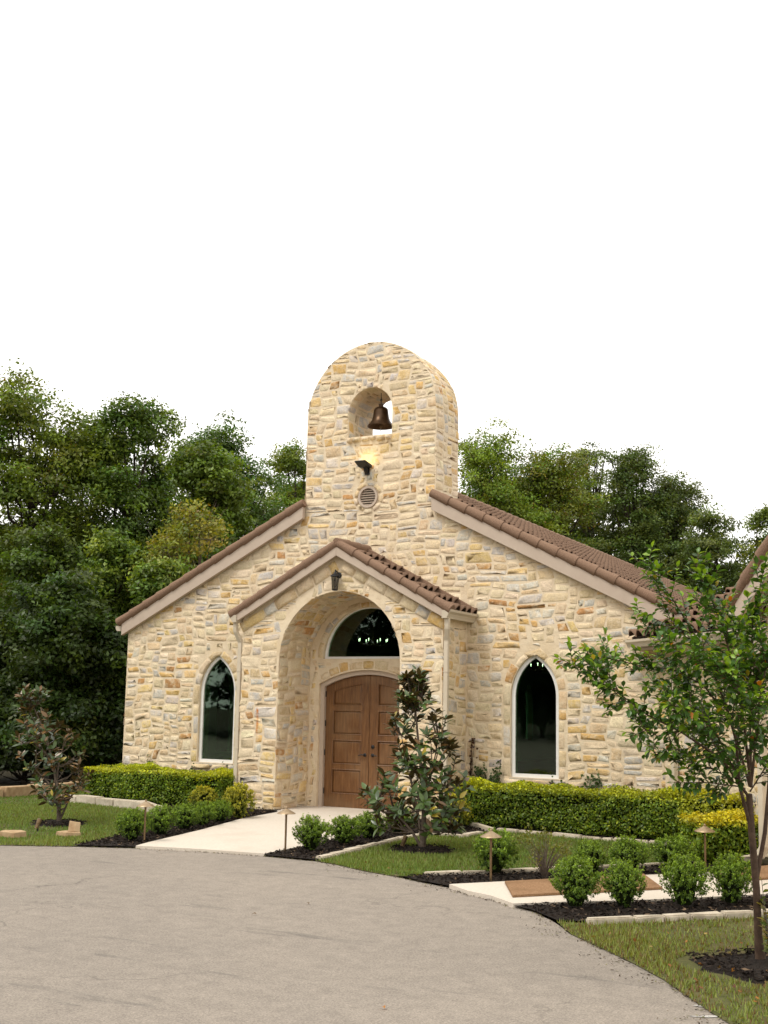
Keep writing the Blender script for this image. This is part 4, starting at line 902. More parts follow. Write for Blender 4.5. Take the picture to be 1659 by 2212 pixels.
def tree(px, top, dist, rpx, label, nleaf=22000, tint=(.055, .085, .02), group='trees behind the chapel', name='tree', low=.22, lsize=(.09, .15), lobes=13, gap=1., trunk='darkbark', base_y=None, var=.35, squash=1., bare=0, autumn=0.):
    """px, top: where the crown stands and how high it reaches; dist: metres away; rpx: crown half width"""
    d = ray(px, 1540); d = d/math.hypot(d[0], d[1]); hd = dist*math.hypot(*ray(px, 1540)[:2])
    base = np.array([CAM[0]+d[0]*hd, CAM[1]+d[1]*hd, 0]); H = at(px, top, dist)[2]; R = rpx*dist/F
    t = thing(name, label, 'tree', base, 0, group)
    nleaf = int(nleaf*1.6); zl = H*low; ch = (H-zl)/2; cz = zl+ch
    # lobes: sub-crowns
    L = []
    nl = int(lobes*1.7)
    for k in range(nl):
        r = rng.uniform(.22, .50)*min(R, ch*1.1); z = zl+r*.5+(H-zl-r*1.3)*((k+rng.random())/nl)**.85
        e = math.sqrt(max(0., 1-((z-cz)/ch*.95)**2))*R; q_ = max(0., e-r*.45)*rng.uniform(.25, 1.05); a = rng.uniform(0, 2*PI); L.append((np.array([q_*math.cos(a), q_*math.sin(a), z]), r))
    # sprays on the lobes
    ns = max(60, nleaf//60); ctr, nr_ = [], []; wts = np.array([l[1]**2 for l in L]); wts /= wts.sum()
    pick = rng.choice(len(L), ns, p=wts); dirs = rand_dirs(ns, .35)
    for i, p in enumerate(pick):
        c, r = L[p]; rr = r*(rng.uniform(.35, 1.12) if rng.random() > .16 else rng.uniform(1.1, 1.5)); ctr.append(c+dirs[i]*rr*np.array([1, 1, .85*squash])); nr_.append(dirs[i])
    ctr, nr_ = np.array(ctr), np.array(nr_)
    idx = rng.integers(0, ns, nleaf); sr = .045*min(R, ch)+.13
    off = np.clip(rng.normal(size=(nleaf, 3)), -1.6, 1.6)*np.array([sr, sr, sr*.5])
    C = ctr[idx]+off; C[:, 2] = np.maximum(C[:, 2], .3)
    nrm = unit(nr_[idx]*.5+rng.normal(size=(nleaf, 3))*.65+np.array([0, 0, .55])); A, B = leaf_frames(nrm)
    sb = np.exp(rng.normal(0, var*.7, ns))[idx][:, None]; hue = rng.normal(0, .12, ns)[idx][:, None]
    tn = np.array(tint)*np.array([1.5, 1.5, .85])*sb*np.exp(rng.normal(0, .18, (nleaf, 1)))*np.concatenate([1+hue, np.ones_like(hue), 1-hue*.3], 1)
    if autumn:
        k = rng.random(nleaf) < autumn; tn[k] = np.array([.20, .13, .02])*rng.uniform(.6, 1.2, (k.sum(), 1))
    sz = rng.uniform(*lsize, nleaf)
    link('crown', leaf_mesh('crown', C, A, B, sz, sz*.52, np.clip(tn, .002, .5), M['leaf']), t)
    b = MB(); tr_ = max(.07, H*.013)
    sway = [np.array([rng.uniform(-.12, .12)*R*k/5, rng.uniform(-.12, .12)*R*k/5, H*.74*k/5-.05*(k == 0)]) for k in range(6)]
    b.tube(sway, [tr_*(1-.85*k/5) for k in range(6)], 8)
    for c, r in L:
        h0 = np.clip((c[2]-R*.5)/(H*.74), .12, .9); k = h0*5; i = int(min(k, 4)); p0 = sway[i]+(sway[i+1]-sway[i])*(k-i)
        mid = (p0+c)/2+np.array([rng.uniform(-.1, .1)*R, rng.uniform(-.1, .1)*R, -.08*R]); b.tube([p0, mid, c], [tr_*.42, tr_*.28, tr_*.10], 6)
        for q in range(3+bare*4):
            e = c+rand_dirs(1, .5)[0]*r*rng.uniform(.7, 1.25+.3*bare); b.tube([c, (c+e)/2+rng.normal(size=3)*.05*r, e], [tr_*.13, tr_*.08, tr_*.03], 5)
    b.build('trunk', trunk, t, smooth=True, fix=False); return t

# woods on the left
G = 'trees standing behind the chapel'
tree(40, 800, 31, 175, 'tallest broad green tree at the left edge of the picture', 26000, (.085, .115, .022), G, lobes=19, low=.22, autumn=.01)
tree(-130, 880, 30, 150, 'tree cut off by the left edge of the picture', 14000, (.06, .09, .02), G)
tree(245, 832, 32, 120, 'dark tree with rounded top second from the left edge', 22000, (.058, .092, .022), G, lobes=15, low=.25)
tree(135, 930, 34, 120, 'dark tree filling the gap between the two tallest left trees', 18000, (.05, .08, .02), G, lobes=16, low=.2)
tree(340, 950, 33, 110, 'dark tree between the tall left trees and the rounded one', 18000, (.05, .08, .02), G)
tree(420, 945, 30, 95, 'olive green tree with domed top left of the bell tower', 20000, (.07, .105, .022), G, lobes=18, low=.45)
tree(485, 905, 40, 130, 'large blue-green tree rising behind the domed one', 24000, (.050, .088, .028), G, lobes=22, low=.4)
tree(632, 938, 46, 85, 'bright yellow-green tree half hidden by the left of the bell tower', 18000, (.10, .135, .03), G, lobes=18, low=.4)
tree(395, 1075, 27, 115, 'thin yellowing tree with bare twigs above the left roof slope', 5000, (.14, .14, .035), G, lobes=12, bare=1, low=.42, lsize=(.08, .13), trunk='bark', autumn=.03)
tree(230, 1140, 27, 95, 'feathery light green young tree in front of the left wood', 14000, (.085, .125, .03), G, lsize=(.075, .14), lobes=12)
tree(80, 1120, 28, 120, 'leafy mid green tree in the left wood, below the tallest one', 18000, (.045, .07, .017), G, lobes=13)
tree(330, 1200, 26, 85, 'feathery young tree just left of the roof edge', 13000, (.08, .12, .03), G, lsize=(.075, .14), lobes=11)
tree(480, 1160, 29, 90, 'green tree showing just above the left roof slope', 12000, (.065, .10, .024), G, lobes=10)
tree(120, 1235, 25, 125, 'dark low tree with drooping leaves at the left', 22000, (.030, .050, .015), G, low=.06, lobes=22)  # this and the next two: tints lowered, the wood's shade put into leaf colour
tree(-10, 1300, 26, 110, 'dark low tree at the left edge above the lawn', 13000, (.024, .039, .012), G, low=.02, lobes=18)
tree(240, 1340, 25.5, 75, 'dark low tree beside the left corner of the chapel', 14000, (.021, .036, .012), G, low=.03, lobes=13)
for px, lab in ((-60, 'dark background tree at the far left of the wood'), (60, 'dark background tree below the tallest left tree'), (180, 'dark background tree behind the feathery young tree'), (300, 'dark background tree nearest the chapel corner')):
    tree(px, 1180, 38, 130, lab, 9000, (.018, .028, .009), G, low=.0, lsize=(.14, .24), lobes=14)  # tint kept nearly black, standing in for shade deep in the wood
for px, tp, rp, lab in ((-30, 1560, 90, 'low dark undergrowth bush at the left edge behind the stone border'), (60, 1600, 80, 'low dark undergrowth bush behind the left magnolia'), (150, 1590, 80, 'low dark undergrowth bush between left magnolia and chapel corner'), (230, 1600, 70, 'low dark undergrowth bush right beside the chapel corner')):
    tree(px, tp, 25.2, rp, lab, 5000, (.014, .023, .008), 'undergrowth along the wood', low=.0, lobes=10, name='undergrowth_bush')  # bushes put in to darken the pale ground; shade painted into their tint
# behind the right roof slope
tree(1075, 912, 44, 120, 'bright green tree right of the bell tower', 26000, (.10, .14, .026), G, lobes=22, low=.35, autumn=.02)
tree(1200, 950, 45, 120, 'olive green rounded tree behind the right roof slope', 26000, (.09, .115, .022), G, lobes=22, low=.35, autumn=.05)
tree(1275, 940, 55, 60, 'slim pointed tree top behind the olive tree', 7000, (.07, .095, .03), G, lobes=22, low=.6)
tree(1375, 938, 50, 105, 'tall open dark tree behind the right roof slope', 22000, (.055, .08, .026), G, lobes=19, low=.4, bare=1)
tree(1450, 1005, 51, 95, 'open dark tree with spreading top behind the right roof', 18000, (.058, .08, .028), G, lobes=17, low=.35, bare=1)
tree(1535, 1085, 46, 85, 'grey-green tree above the lower end of the roof', 17000, (.065, .09, .034), G, lobes=17)
tree(1650, 1085, 44, 70, 'light green tree at the right edge behind the annex gable', 13000, (.085, .12, .03), G, lobes=10)
for px, tp, lab in ((1060, 1000, 'dark tree filling in behind the bright green one'), (1140, 975, 'dark tree low behind the olive tree'), (1300, 1020, 'dark tree low behind the right roof'), (1420, 1050, 'dark tree behind the middle of the roof edge'), (1540, 1140, 'dark tree behind the lower roof edge'), (1650, 1200, 'dark tree low at the right edge'), (620, 1010, 'dark tree low beside the left of the tower')):
    tree(px, tp, 53, 125, lab, 13000, (.045, .068, .02), G, low=.2, lsize=(.13, .2), lobes=20)
# the wood across the drive, mirrored in the windows
SRC = [o for o in COL.objects if o.parent is None and str(o.get('label', '')).startswith('dark background tree')]
for k, (x, y) in enumerate(((-48, -22), (-42, -30), (-36, -37), (-30, -43), (-23, -48), (-16, -52), (-8, -55), (0, -57), (9, -58), (18, -57))):
    o = copy_tree(SRC[k % len(SRC)]); o.location = (x, y, 0); o.rotation_euler = (0, 0, k*1.3); o['label'] = 'tree of the wood across the drive, reflected in the windows'; o['group'] = 'trees across the drive'
    o.scale = (2.6, 2.6, 2.3)
    o = copy_tree(SRC[(k+2) % len(SRC)]); o.location = (x*1.12-3, y*1.12-4, 0); o.rotation_euler = (0, 0, k*2.1); o['label'] = 'tree of the wood across the drive, reflected in the windows'; o['group'] = 'trees across the drive'; o.scale = (3, 3, 2.8)

# hedges
def hedge(path, wd, h, label, n=26000, top=(.52, .52, .016), side=(.115, .19, .012), z0=.03, bulge=.065, lsz=(.028, .05), seed=1, yel=1.):
    """clipped hedge: dense leaf shell over an added dark core that stops light, along a line on the ground"""
    P = np.array(path, float); o0 = P[0]; t = thing('hedge', label, 'hedge', (*o0, 0), 0, 'clipped hedges along the walls'); P = P-o0
    seg = np.linalg.norm(np.diff(P, axis=0), axis=1); s = np.r_[0, np.cumsum(seg)]; L = s[-1]
    u_ = rng.uniform(0, L, n); x = np.interp(u_, s, P[:, 0]); y = np.interp(u_, s, P[:, 1]); i = np.clip(np.searchsorted(s, u_, 'right')-1, 0, len(seg)-1); d = (np.diff(P, axis=0)/seg[:, None])[i]
    nn = np.c_[-d[:, 1], d[:, 0]]
    per = rng.uniform(0, 2*h+wd, n); sd = per < h; sd2 = per > h+wd; tp = ~(sd | sd2)
    off = np.where(sd, -wd/2, np.where(sd2, wd/2, per-h-wd/2)); z = np.where(sd, per, np.where(sd2, per-h-wd, h))
    # the two ends
    e = rng.random(n) < (wd*h*2)/(L*(2*h+wd)+wd*h*2); eu = np.where(rng.random(n) < .5, 0, 1)
    x = np.where(e, np.where(eu == 0, P[0, 0], P[-1, 0]), x); y = np.where(e, np.where(eu == 0, P[0, 1], P[-1, 1]), y)
    dd = np.where(eu[:, None] == 0, -(P[1]-P[0])/seg[0], (P[-1]-P[-2])/seg[-1]); off = np.where(e, rng.uniform(-wd/2, wd/2, n), off); z = np.where(e, rng.uniform(0, h, n), z)
    nv = np.where(e[:, None], np.c_[dd, np.zeros(n)], np.where(tp[:, None], np.array([0, 0, 1.]), np.c_[nn*np.sign(off)[:, None], np.zeros(n)]))
    u2 = np.where(e, eu*L, u_); q = np.c_[u2*1.0+off*.7, z*1.3+off]
    lump = bulge*(snoise(q, 3.2, seed)*1.5+snoise(q, 9, seed+3)); rnd = rng.uniform(-.07, .035, n)
    C = np.c_[x+nn[:, 0]*off, y+nn[:, 1]*off, z+z0]+nv*(lump+rnd)[:, None]
    under = z < .16*h; C[under] -= nv[under]*(.16*h-z[under])[:, None]*1.1      # undercut at the foot
    nrm = unit(nv*.7+rng.normal(size=(n, 3))*.6+np.array([0, 0, .45])); A, B = leaf_frames(nrm)
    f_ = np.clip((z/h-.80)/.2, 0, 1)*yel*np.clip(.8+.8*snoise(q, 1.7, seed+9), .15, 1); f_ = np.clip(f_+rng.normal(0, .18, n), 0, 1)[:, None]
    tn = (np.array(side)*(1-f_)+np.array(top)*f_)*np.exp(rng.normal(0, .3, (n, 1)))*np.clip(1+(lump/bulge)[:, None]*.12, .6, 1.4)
    sz = rng.uniform(*lsz, n); link('foliage', leaf_mesh('foliage', C, A, B, sz, sz*.62, tn, M['leaf']), t)
    b = MB(); w2 = wd/2-.09
    for a_, c_ in zip(P, P[1:]):
        dl = (c_-a_)/np.linalg.norm(c_-a_); n2 = np.array([-dl[1], dl[0]]); a2, c2 = a_+dl*.08, c_-dl*.08
        b.prism([(*(a2-n2*w2), .05), (*(c2-n2*w2), .05), (*(c2+n2*w2), .05), (*(a2+n2*w2), .05)], (0, 0, h-.10))
    b.build('dark_core', 'core', t); return t  # solid dark filler, added so no light passes through the leaves
hedge([(-4.98, -.92), (-1.98, -.92)], .72, .56, 'long clipped hedge with yellow top below the left pointed window', 26000, seed=3)
hedge([(2.35, -.98), (5.72, -1.08)], .74, .60, 'long clipped hedge below the right pointed window', 32000, side=(.095, .155, .012), seed=5, yel=.62)
hedge([(5.75, -1.02), (6.5, -1.75)], .74, .66, 'short yellowish hedge joining the long right hedge to the annex', 11000, top=(.46, .44, .02), side=(.25, .28, .016), seed=8)
hedge([(6.28, -3.40), (6.85, -2.90)], .55, .50, 'low square hedge with bright yellow top beside the side path', 9000, top=(.52, .45, .02), seed=11)

# shrubs
def shrub_mesh(n, tint, tip, upright, seed, lsz=(.022, .042), sparse=0):
    """unit shrub: radius 1, height 2, from many upright sprigs"""
    ns = max(40, n//26); d = rand_dirs(ns, .15); r = rng.uniform(.22, 1.0, ns)**.5; r *= 1+.12*snoise(d*3, 2.2, seed)
    c = d*r[:, None]; c[:, 2] = c[:, 2]*.92+1.0; k = c[:, 2] < .55; c[k, :2] *= (.62+.38*c[k, 2:]/.55)
    ax_ = unit(d*.55+np.array([0, 0, upright])+rng.normal(size=(ns, 3))*.25); ln_ = rng.uniform(.12, .30, ns)*(1+.6*(rng.random(ns) < .1))
    i = rng.integers(0, ns, n); u_ = rng.uniform(0, 1, n)
    C = c[i]+ax_[i]*(u_*ln_[i])[:, None]+rng.normal(size=(n, 3))*.035; C[:, 2] = np.maximum(C[:, 2], .06)
    nrm = unit(rng.normal(size=(n, 3))*.8+ax_[i]*.3+d[i]*.4+np.array([0, 0, .4])); A, B = leaf_frames(nrm)
    f_ = np.clip(u_*.8+.35*(C[:, 2]-1.1)+rng.normal(0, .2, n), 0, 1)[:, None]
    tn = (np.array(tint)*(1-f_)+np.array(tip)*f_)*np.exp(rng.normal(0, .25, (n, 1)))*np.exp(rng.normal(0, .18, ns))[i][:, None]
    sz = rng.uniform(*lsz, n)/.38
    return leaf_mesh('foliage', C, A, B, sz, sz*.6, tn, M['leaf'])
def core_mesh():  # dark solid added inside each shrub to keep light from showing through
    b = MB().lathe([(.0, .1), (.28, .12), (.45, .5), (.52, 1.0), (.42, 1.3), (.2, 1.48), (0, 1.5)], seg=10)
    me = bpy.data.meshes.new('dark_core'); me.from_pydata(b.v, [], b.f); me.materials.append(M['core']); return me
CORE = core_mesh()
BOX = [shrub_mesh(9500, (.062, .118, .014), (.20, .30, .024), .9, k) for k in range(3)]
YEL = [shrub_mesh(9500, (.13, .17, .018), (.44, .40, .03), .4, k+7, lsz=(.03, .048)) for k in range(2)]
def shrub(px, py, top, wpx, label, meshes=BOX, name='boxwood_shrub', squash=1.):
    c = gp(px, py); dist = float((c-CAM)@_fw); c = c+np.array([_fw[0], _fw[1], 0])*(wpx*dist/F*.28); dist = float((c-CAM)@_fw)
    R = wpx/2*dist/F; H = at(px, top, dist)[2]
    t = thing(name, label, 'shrub', (c[0], c[1], .02), random.uniform(0, 6.28), 'rounded shrubs in the flower beds'); t.scale = (R*1.02*random.uniform(.92, 1.1), R*1.02*random.uniform(.9, 1.1), max(.15, H)*.515*random.uniform(.95, 1.06)); t.rotation_euler[0] = random.uniform(-.07, .07)
    link('foliage', random.choice(meshes), t); link('dark_core', CORE, t); return t
shrub(281, 1822, 1752, 66, 'green boxwood ball at the driveway end of the left row')
shrub(345, 1810, 1746, 66, 'green boxwood ball second in the left row from the driveway')
shrub(396, 1797, 1740, 64, 'green boxwood ball third in the left row from the driveway')
shrub(436, 1789, 1738, 56, 'green boxwood ball fourth in the left row from the driveway')
shrub(474, 1781, 1736, 52, 'green boxwood ball fifth in the left row, next to the yellow-green ball')
shrub(512, 1773, 1696, 62, 'yellow-green clipped ball shrub against the left of the porch', YEL, 'ball_shrub')
shrub(437, 1752, 1702, 52, 'small golden ball shrub in front of the left hedge', YEL, 'ball_shrub')
shrub(668, 1845, 1772, 80, 'bright green boxwood at the driveway end of the bed right of the walkway')
shrub(742, 1830, 1766, 76, 'bright green boxwood second from the driveway right of the walkway')
shrub(797, 1818, 1760, 70, 'green boxwood partly behind the porch magnolia')
shrub(860, 1806, 1745, 60, 'green boxwood behind the trunk of the porch magnolia')
shrub(978, 1796, 1718, 74, 'yellow-green ball shrub at the right corner of the porch', YEL, 'ball_shrub')
shrub(1070, 1897, 1797, 92, 'green boxwood behind the path light left of the dying shrub')
shrub(1279, 1897, 1820, 78, 'green boxwood in the back row, second left of the short hedge')
shrub(1364, 1893, 1818, 80, 'yellow-tinged boxwood in the middle of the back row')
shrub(1457, 1885, 1810, 84, 'green boxwood at the right of the back row')
shrub(1248, 1973, 1856, 108, 'dark green boxwood at the left of the front row, largest of all')
shrub(1352, 1970, 1866, 82, 'green boxwood second from left in the front row')
shrub(1485, 1970, 1856, 98, 'green boxwood third from left in the front row')
shrub(1587, 1965, 1856, 84, 'green boxwood at the right of the front row')
# dying shrub
c = gp(1177, 1903); t = thing('dying_shrub', 'half dead sparse shrub with bare twigs in the back bed', 'shrub', (c[0], c[1], .02))
b = MB(); tips = []
for k in range(46):
    a = rng.uniform(0, 2*PI); r = rng.uniform(.08, .30); e = np.array([r*math.cos(a), r*math.sin(a), rng.uniform(.2, .46)]); m_ = e*np.array([.4, .4, .55]); b.tube([(0, 0, 0), m_, e], [.006, .004, .0015], 4); tips.append(e)
b.build('twigs', 'bark', t, fix=False)
C = np.array(tips)[rng.integers(0, 22, 520)]+rng.normal(size=(520, 3))*.035; A, B = leaf_frames(rand_dirs(520, .4)); link('foliage', leaf_mesh('foliage', C, A, B, .035, .02, np.array([.16, .17, .03])*rng.uniform(.6, 1.3, (520, 1)), M['leaf']), t)

# ---- big-leaved trees: leaves as objects
def leaf_proto(L, Wd, tint, mat, fold=.18, curl=.12):
    n = 5; V = []; us = np.linspace(0, 1, n); wf = [.12, .78, 1, .66, .0]
    for u_, f_ in zip(us, wf):
        z = -curl*L*(u_-.3)**2
        V += [(-Wd/2*f_, u_*L, z+fold*Wd*f_*.5), (0, u_*L, z), (Wd/2*f_, u_*L, z+fold*Wd*f_*.5)]
    Fc = []
    for i in range(n-1):
        for k in range(2): Fc.append((3*i+k, 3*i+k+1, 3*i+k+4, 3*i+k+3))
    return np_mesh('leaf', V, Fc, 4, mat, np.repeat(np.array(tint)[None], len(V), 0), smooth=True)
def frames(A, Nn):
    """rotation matrices with y along A and z near Nn"""
    X = unit(np.cross(A, Nn)); Z = np.cross(X, A); return np.stack([X, A, Z], axis=2)
def place_leaves(t, P, Rm, sc, which, protos, big):
    """the leaves nearest the camera and largest become parts; the rest one joined part"""
    order = np.argsort(-sc); order_set = set(order[:big].tolist()); Vs, Fs, Cs, n = [], [], [], 0; data = []
    for me in protos:
        V = np.array([v.co[:] for v in me.vertices]); Fc = np.array([p.vertices[:] for p in me.polygons]); a = me.color_attributes['tint'].data; data.append((V, Fc, np.array(a[0].color[:3])))
    for i in range(len(P)):
        if i in order_set:
            o = link('leaf', protos[which[i]], t); R = Rm[i]*sc[i]
            o.matrix_local = Matrix(((*R[0], P[i, 0]), (*R[1], P[i, 1]), (*R[2], P[i, 2]), (0, 0, 0, 1)))
        else:
            V, Fc, c = data[which[i]]; Vs.append((V*sc[i])@Rm[i].T+P[i]); Fs.append(Fc+n); Cs.append(np.repeat((c*rng.uniform(.75, 1.2))[None], len(V), 0)); n += len(V)
    if Vs: tag(link('small_leaves', np_mesh('small_leaves', np.vstack(Vs), np.vstack(Fs), 4, protos[0].materials[0], np.vstack(Cs), smooth=True), t), kind='stuff')

def magnolia(base, stems, whorls, label, protos, pw, leafL=1., per=(8, 14), big=300):
    t = thing('magnolia_tree', label, 'tree', (base[0], base[1], .0)); b = MB(); S_ = []
    for st in stems:
        b.tube([p for p, r in st], [r for p, r in st], 8); S_ += [np.array(p) for p, r in st]
    S_ = np.array(S_); P, A, Nn = [], [], []
    for wv in whorls:
        wv = np.array(wv); c = S_[(S_[:, 2] < wv[2]-.02)] if (S_[:, 2] < wv[2]-.02).any() else S_
        j = np.argmin(np.linalg.norm((c-wv)*np.array([1, 1, .7]), axis=1)); p0 = c[j]; m_ = p0*.45+wv*.55+np.array([0, 0, -.05])
        b.tube([p0, m_, wv], [.010, .007, .004], 5); ax0 = unit(((wv-m_)*np.array([1, 1, 1])+np.array([0, 0, .10]))[None])[0]
        k = int(rng.integers(*per)); ph = rng.uniform(0, 6)
        e1 = unit(np.cross(ax0, [0.3, .2, 1.])[None])[0]; e2 = np.cross(ax0, e1)
        for q in range(k):
            a = ph+q*2.4; op = rng.uniform(.55, 1.35)+.35*(q/k); back = rng.uniform(0, .11)*(q/k)*1.6
            dv = ax0*math.cos(op)+(e1*math.cos(a)+e2*math.sin(a))*math.sin(op); P.append(wv-ax0*back); A.append(dv+rng.normal(size=3)*.10); Nn.append(ax0+rng.normal(size=3)*.25)
    b.build('trunk', 'bark', t, smooth=True, fix=False)
    P = np.array(P); A = unit(np.array(A)); Rm = frames(A, np.array(Nn)); sc = rng.uniform(.62, 1.15, len(P))*leafL
    place_leaves(t, P, Rm, sc, rng.choice(len(protos), len(P), p=pw), protos, big); return t
MG = [leaf_proto(.145, .056, c, M['gloss']) for c in ((.046, .080, .018), (.066, .112, .020), (.034, .060, .016), (.14, .075, .024), (.34, .26, .03))]
# porch magnolia: envelope left/right by height, read from the photograph
def envelope(base_px, Y, rows, n, zlo, zhi):
    W_ = []
    zs = [r[0] for r in rows]
    while len(W_) < n:
        z = rng.uniform(zlo, zhi); l_ = np.interp(z, zs, [r[1] for r in rows]); r_ = np.interp(z, zs, [r[2] for r in rows]); hw_ = (r_-l_)/2; cx = (l_+r_)/2
        a = rng.uniform(0, 2*PI); q = rng.uniform(.25, 1)**.5; W_.append((cx+hw_*q*math.cos(a), hw_*q*math.sin(a)*.9, z))
    return W_
wr = envelope(None, 0, [(.22, -.50, .42), (.5, -.80, .50), (.75, -.70, .62), (1.0, -.50, .50), (1.3, -.45, .42), (1.6, -.42, .26), (1.85, -.36, .10), (2.2, -.26, -.02)], 122, .28, 2.18)+envelope(None, 0, [(.22, -.55, .45), (.55, -.85, .60), (.85, -.65, .66)], 24, .28, .85)
wr += [(-.86, 0, .62), (-.74, -.1, .70), (.60, 0, .80), (.52, .1, .92), (.30, 0, 1.62), (.22, 0, 1.52), (-.44, 0, 1.50), (-.12, 0, 2.22), (-.24, .05, 2.12)]
stems = [[((0, 0, -.03), .040), ((.02, 0, .25), .034), ((0, .02, .7), .026), ((-.06, 0, 1.2), .018), ((-.12, 0, 1.7), .011), ((-.15, 0, 2.15), .005)],
         [((0, 0, .03), .022), ((-.12, -.03, .22), .018), ((-.35, -.05, .45), .012), ((-.60, -.05, .58), .006)],
         [((.01, 0, .10), .018), ((.14, .05, .40), .014), ((.30, .05, .75), .008)], [((-.01, 0, .08), .018), ((-.10, .06, .5), .013), ((-.25, .06, 1.0), .009), ((-.33, .03, 1.4), .005)], [((.0, 0, .5), .014), ((.15, -.05, 1.0), .009), ((.22, -.03, 1.4), .005)]]
magnolia(MR, stems, wr, 'young magnolia with glossy dark leaves in front of the wooden door', MG, [.40, .31, .20, .06, .03])
wl = envelope(None, 0, [(.3, -.45, .25), (.55, -.60, .50), (.8, -.75, .45), (1.1, -.72, .20), (1.4, -.75, -.10), (1.95, -.85, -.45)], 84, .30, 1.9)
wl += [(-.82, 0, 1.92), (-.72, 0, 1.86), (-.92, .05, 1.82), (-.88, 0, 1.2), (.42, 0, .62)]
stems = [[((0, 0, -.03), .036), ((-.03, 0, .3), .028), ((-.15, 0, .8), .020), ((-.38, 0, 1.3), .013), ((-.62, 0, 1.65), .008), ((-.80, 0, 1.88), .004)],
         [((0, 0, .05), .018), ((.15, 0, .35), .012), ((.35, 0, .58), .006)], [((-.02, 0, .2), .016), ((-.25, .04, .55), .011), ((-.55, .04, .75), .005)], [((-.1, 0, .6), .014), ((-.05, 0, 1.0), .008)], [((-.2, 0, .9), .010), ((-.6, 0, 1.15), .006)]]
magnolia(ML, stems, wl, 'young leaning magnolia with bronze leaves on the left lawn', MG, [.27, .17, .24, .30, .02], .92)

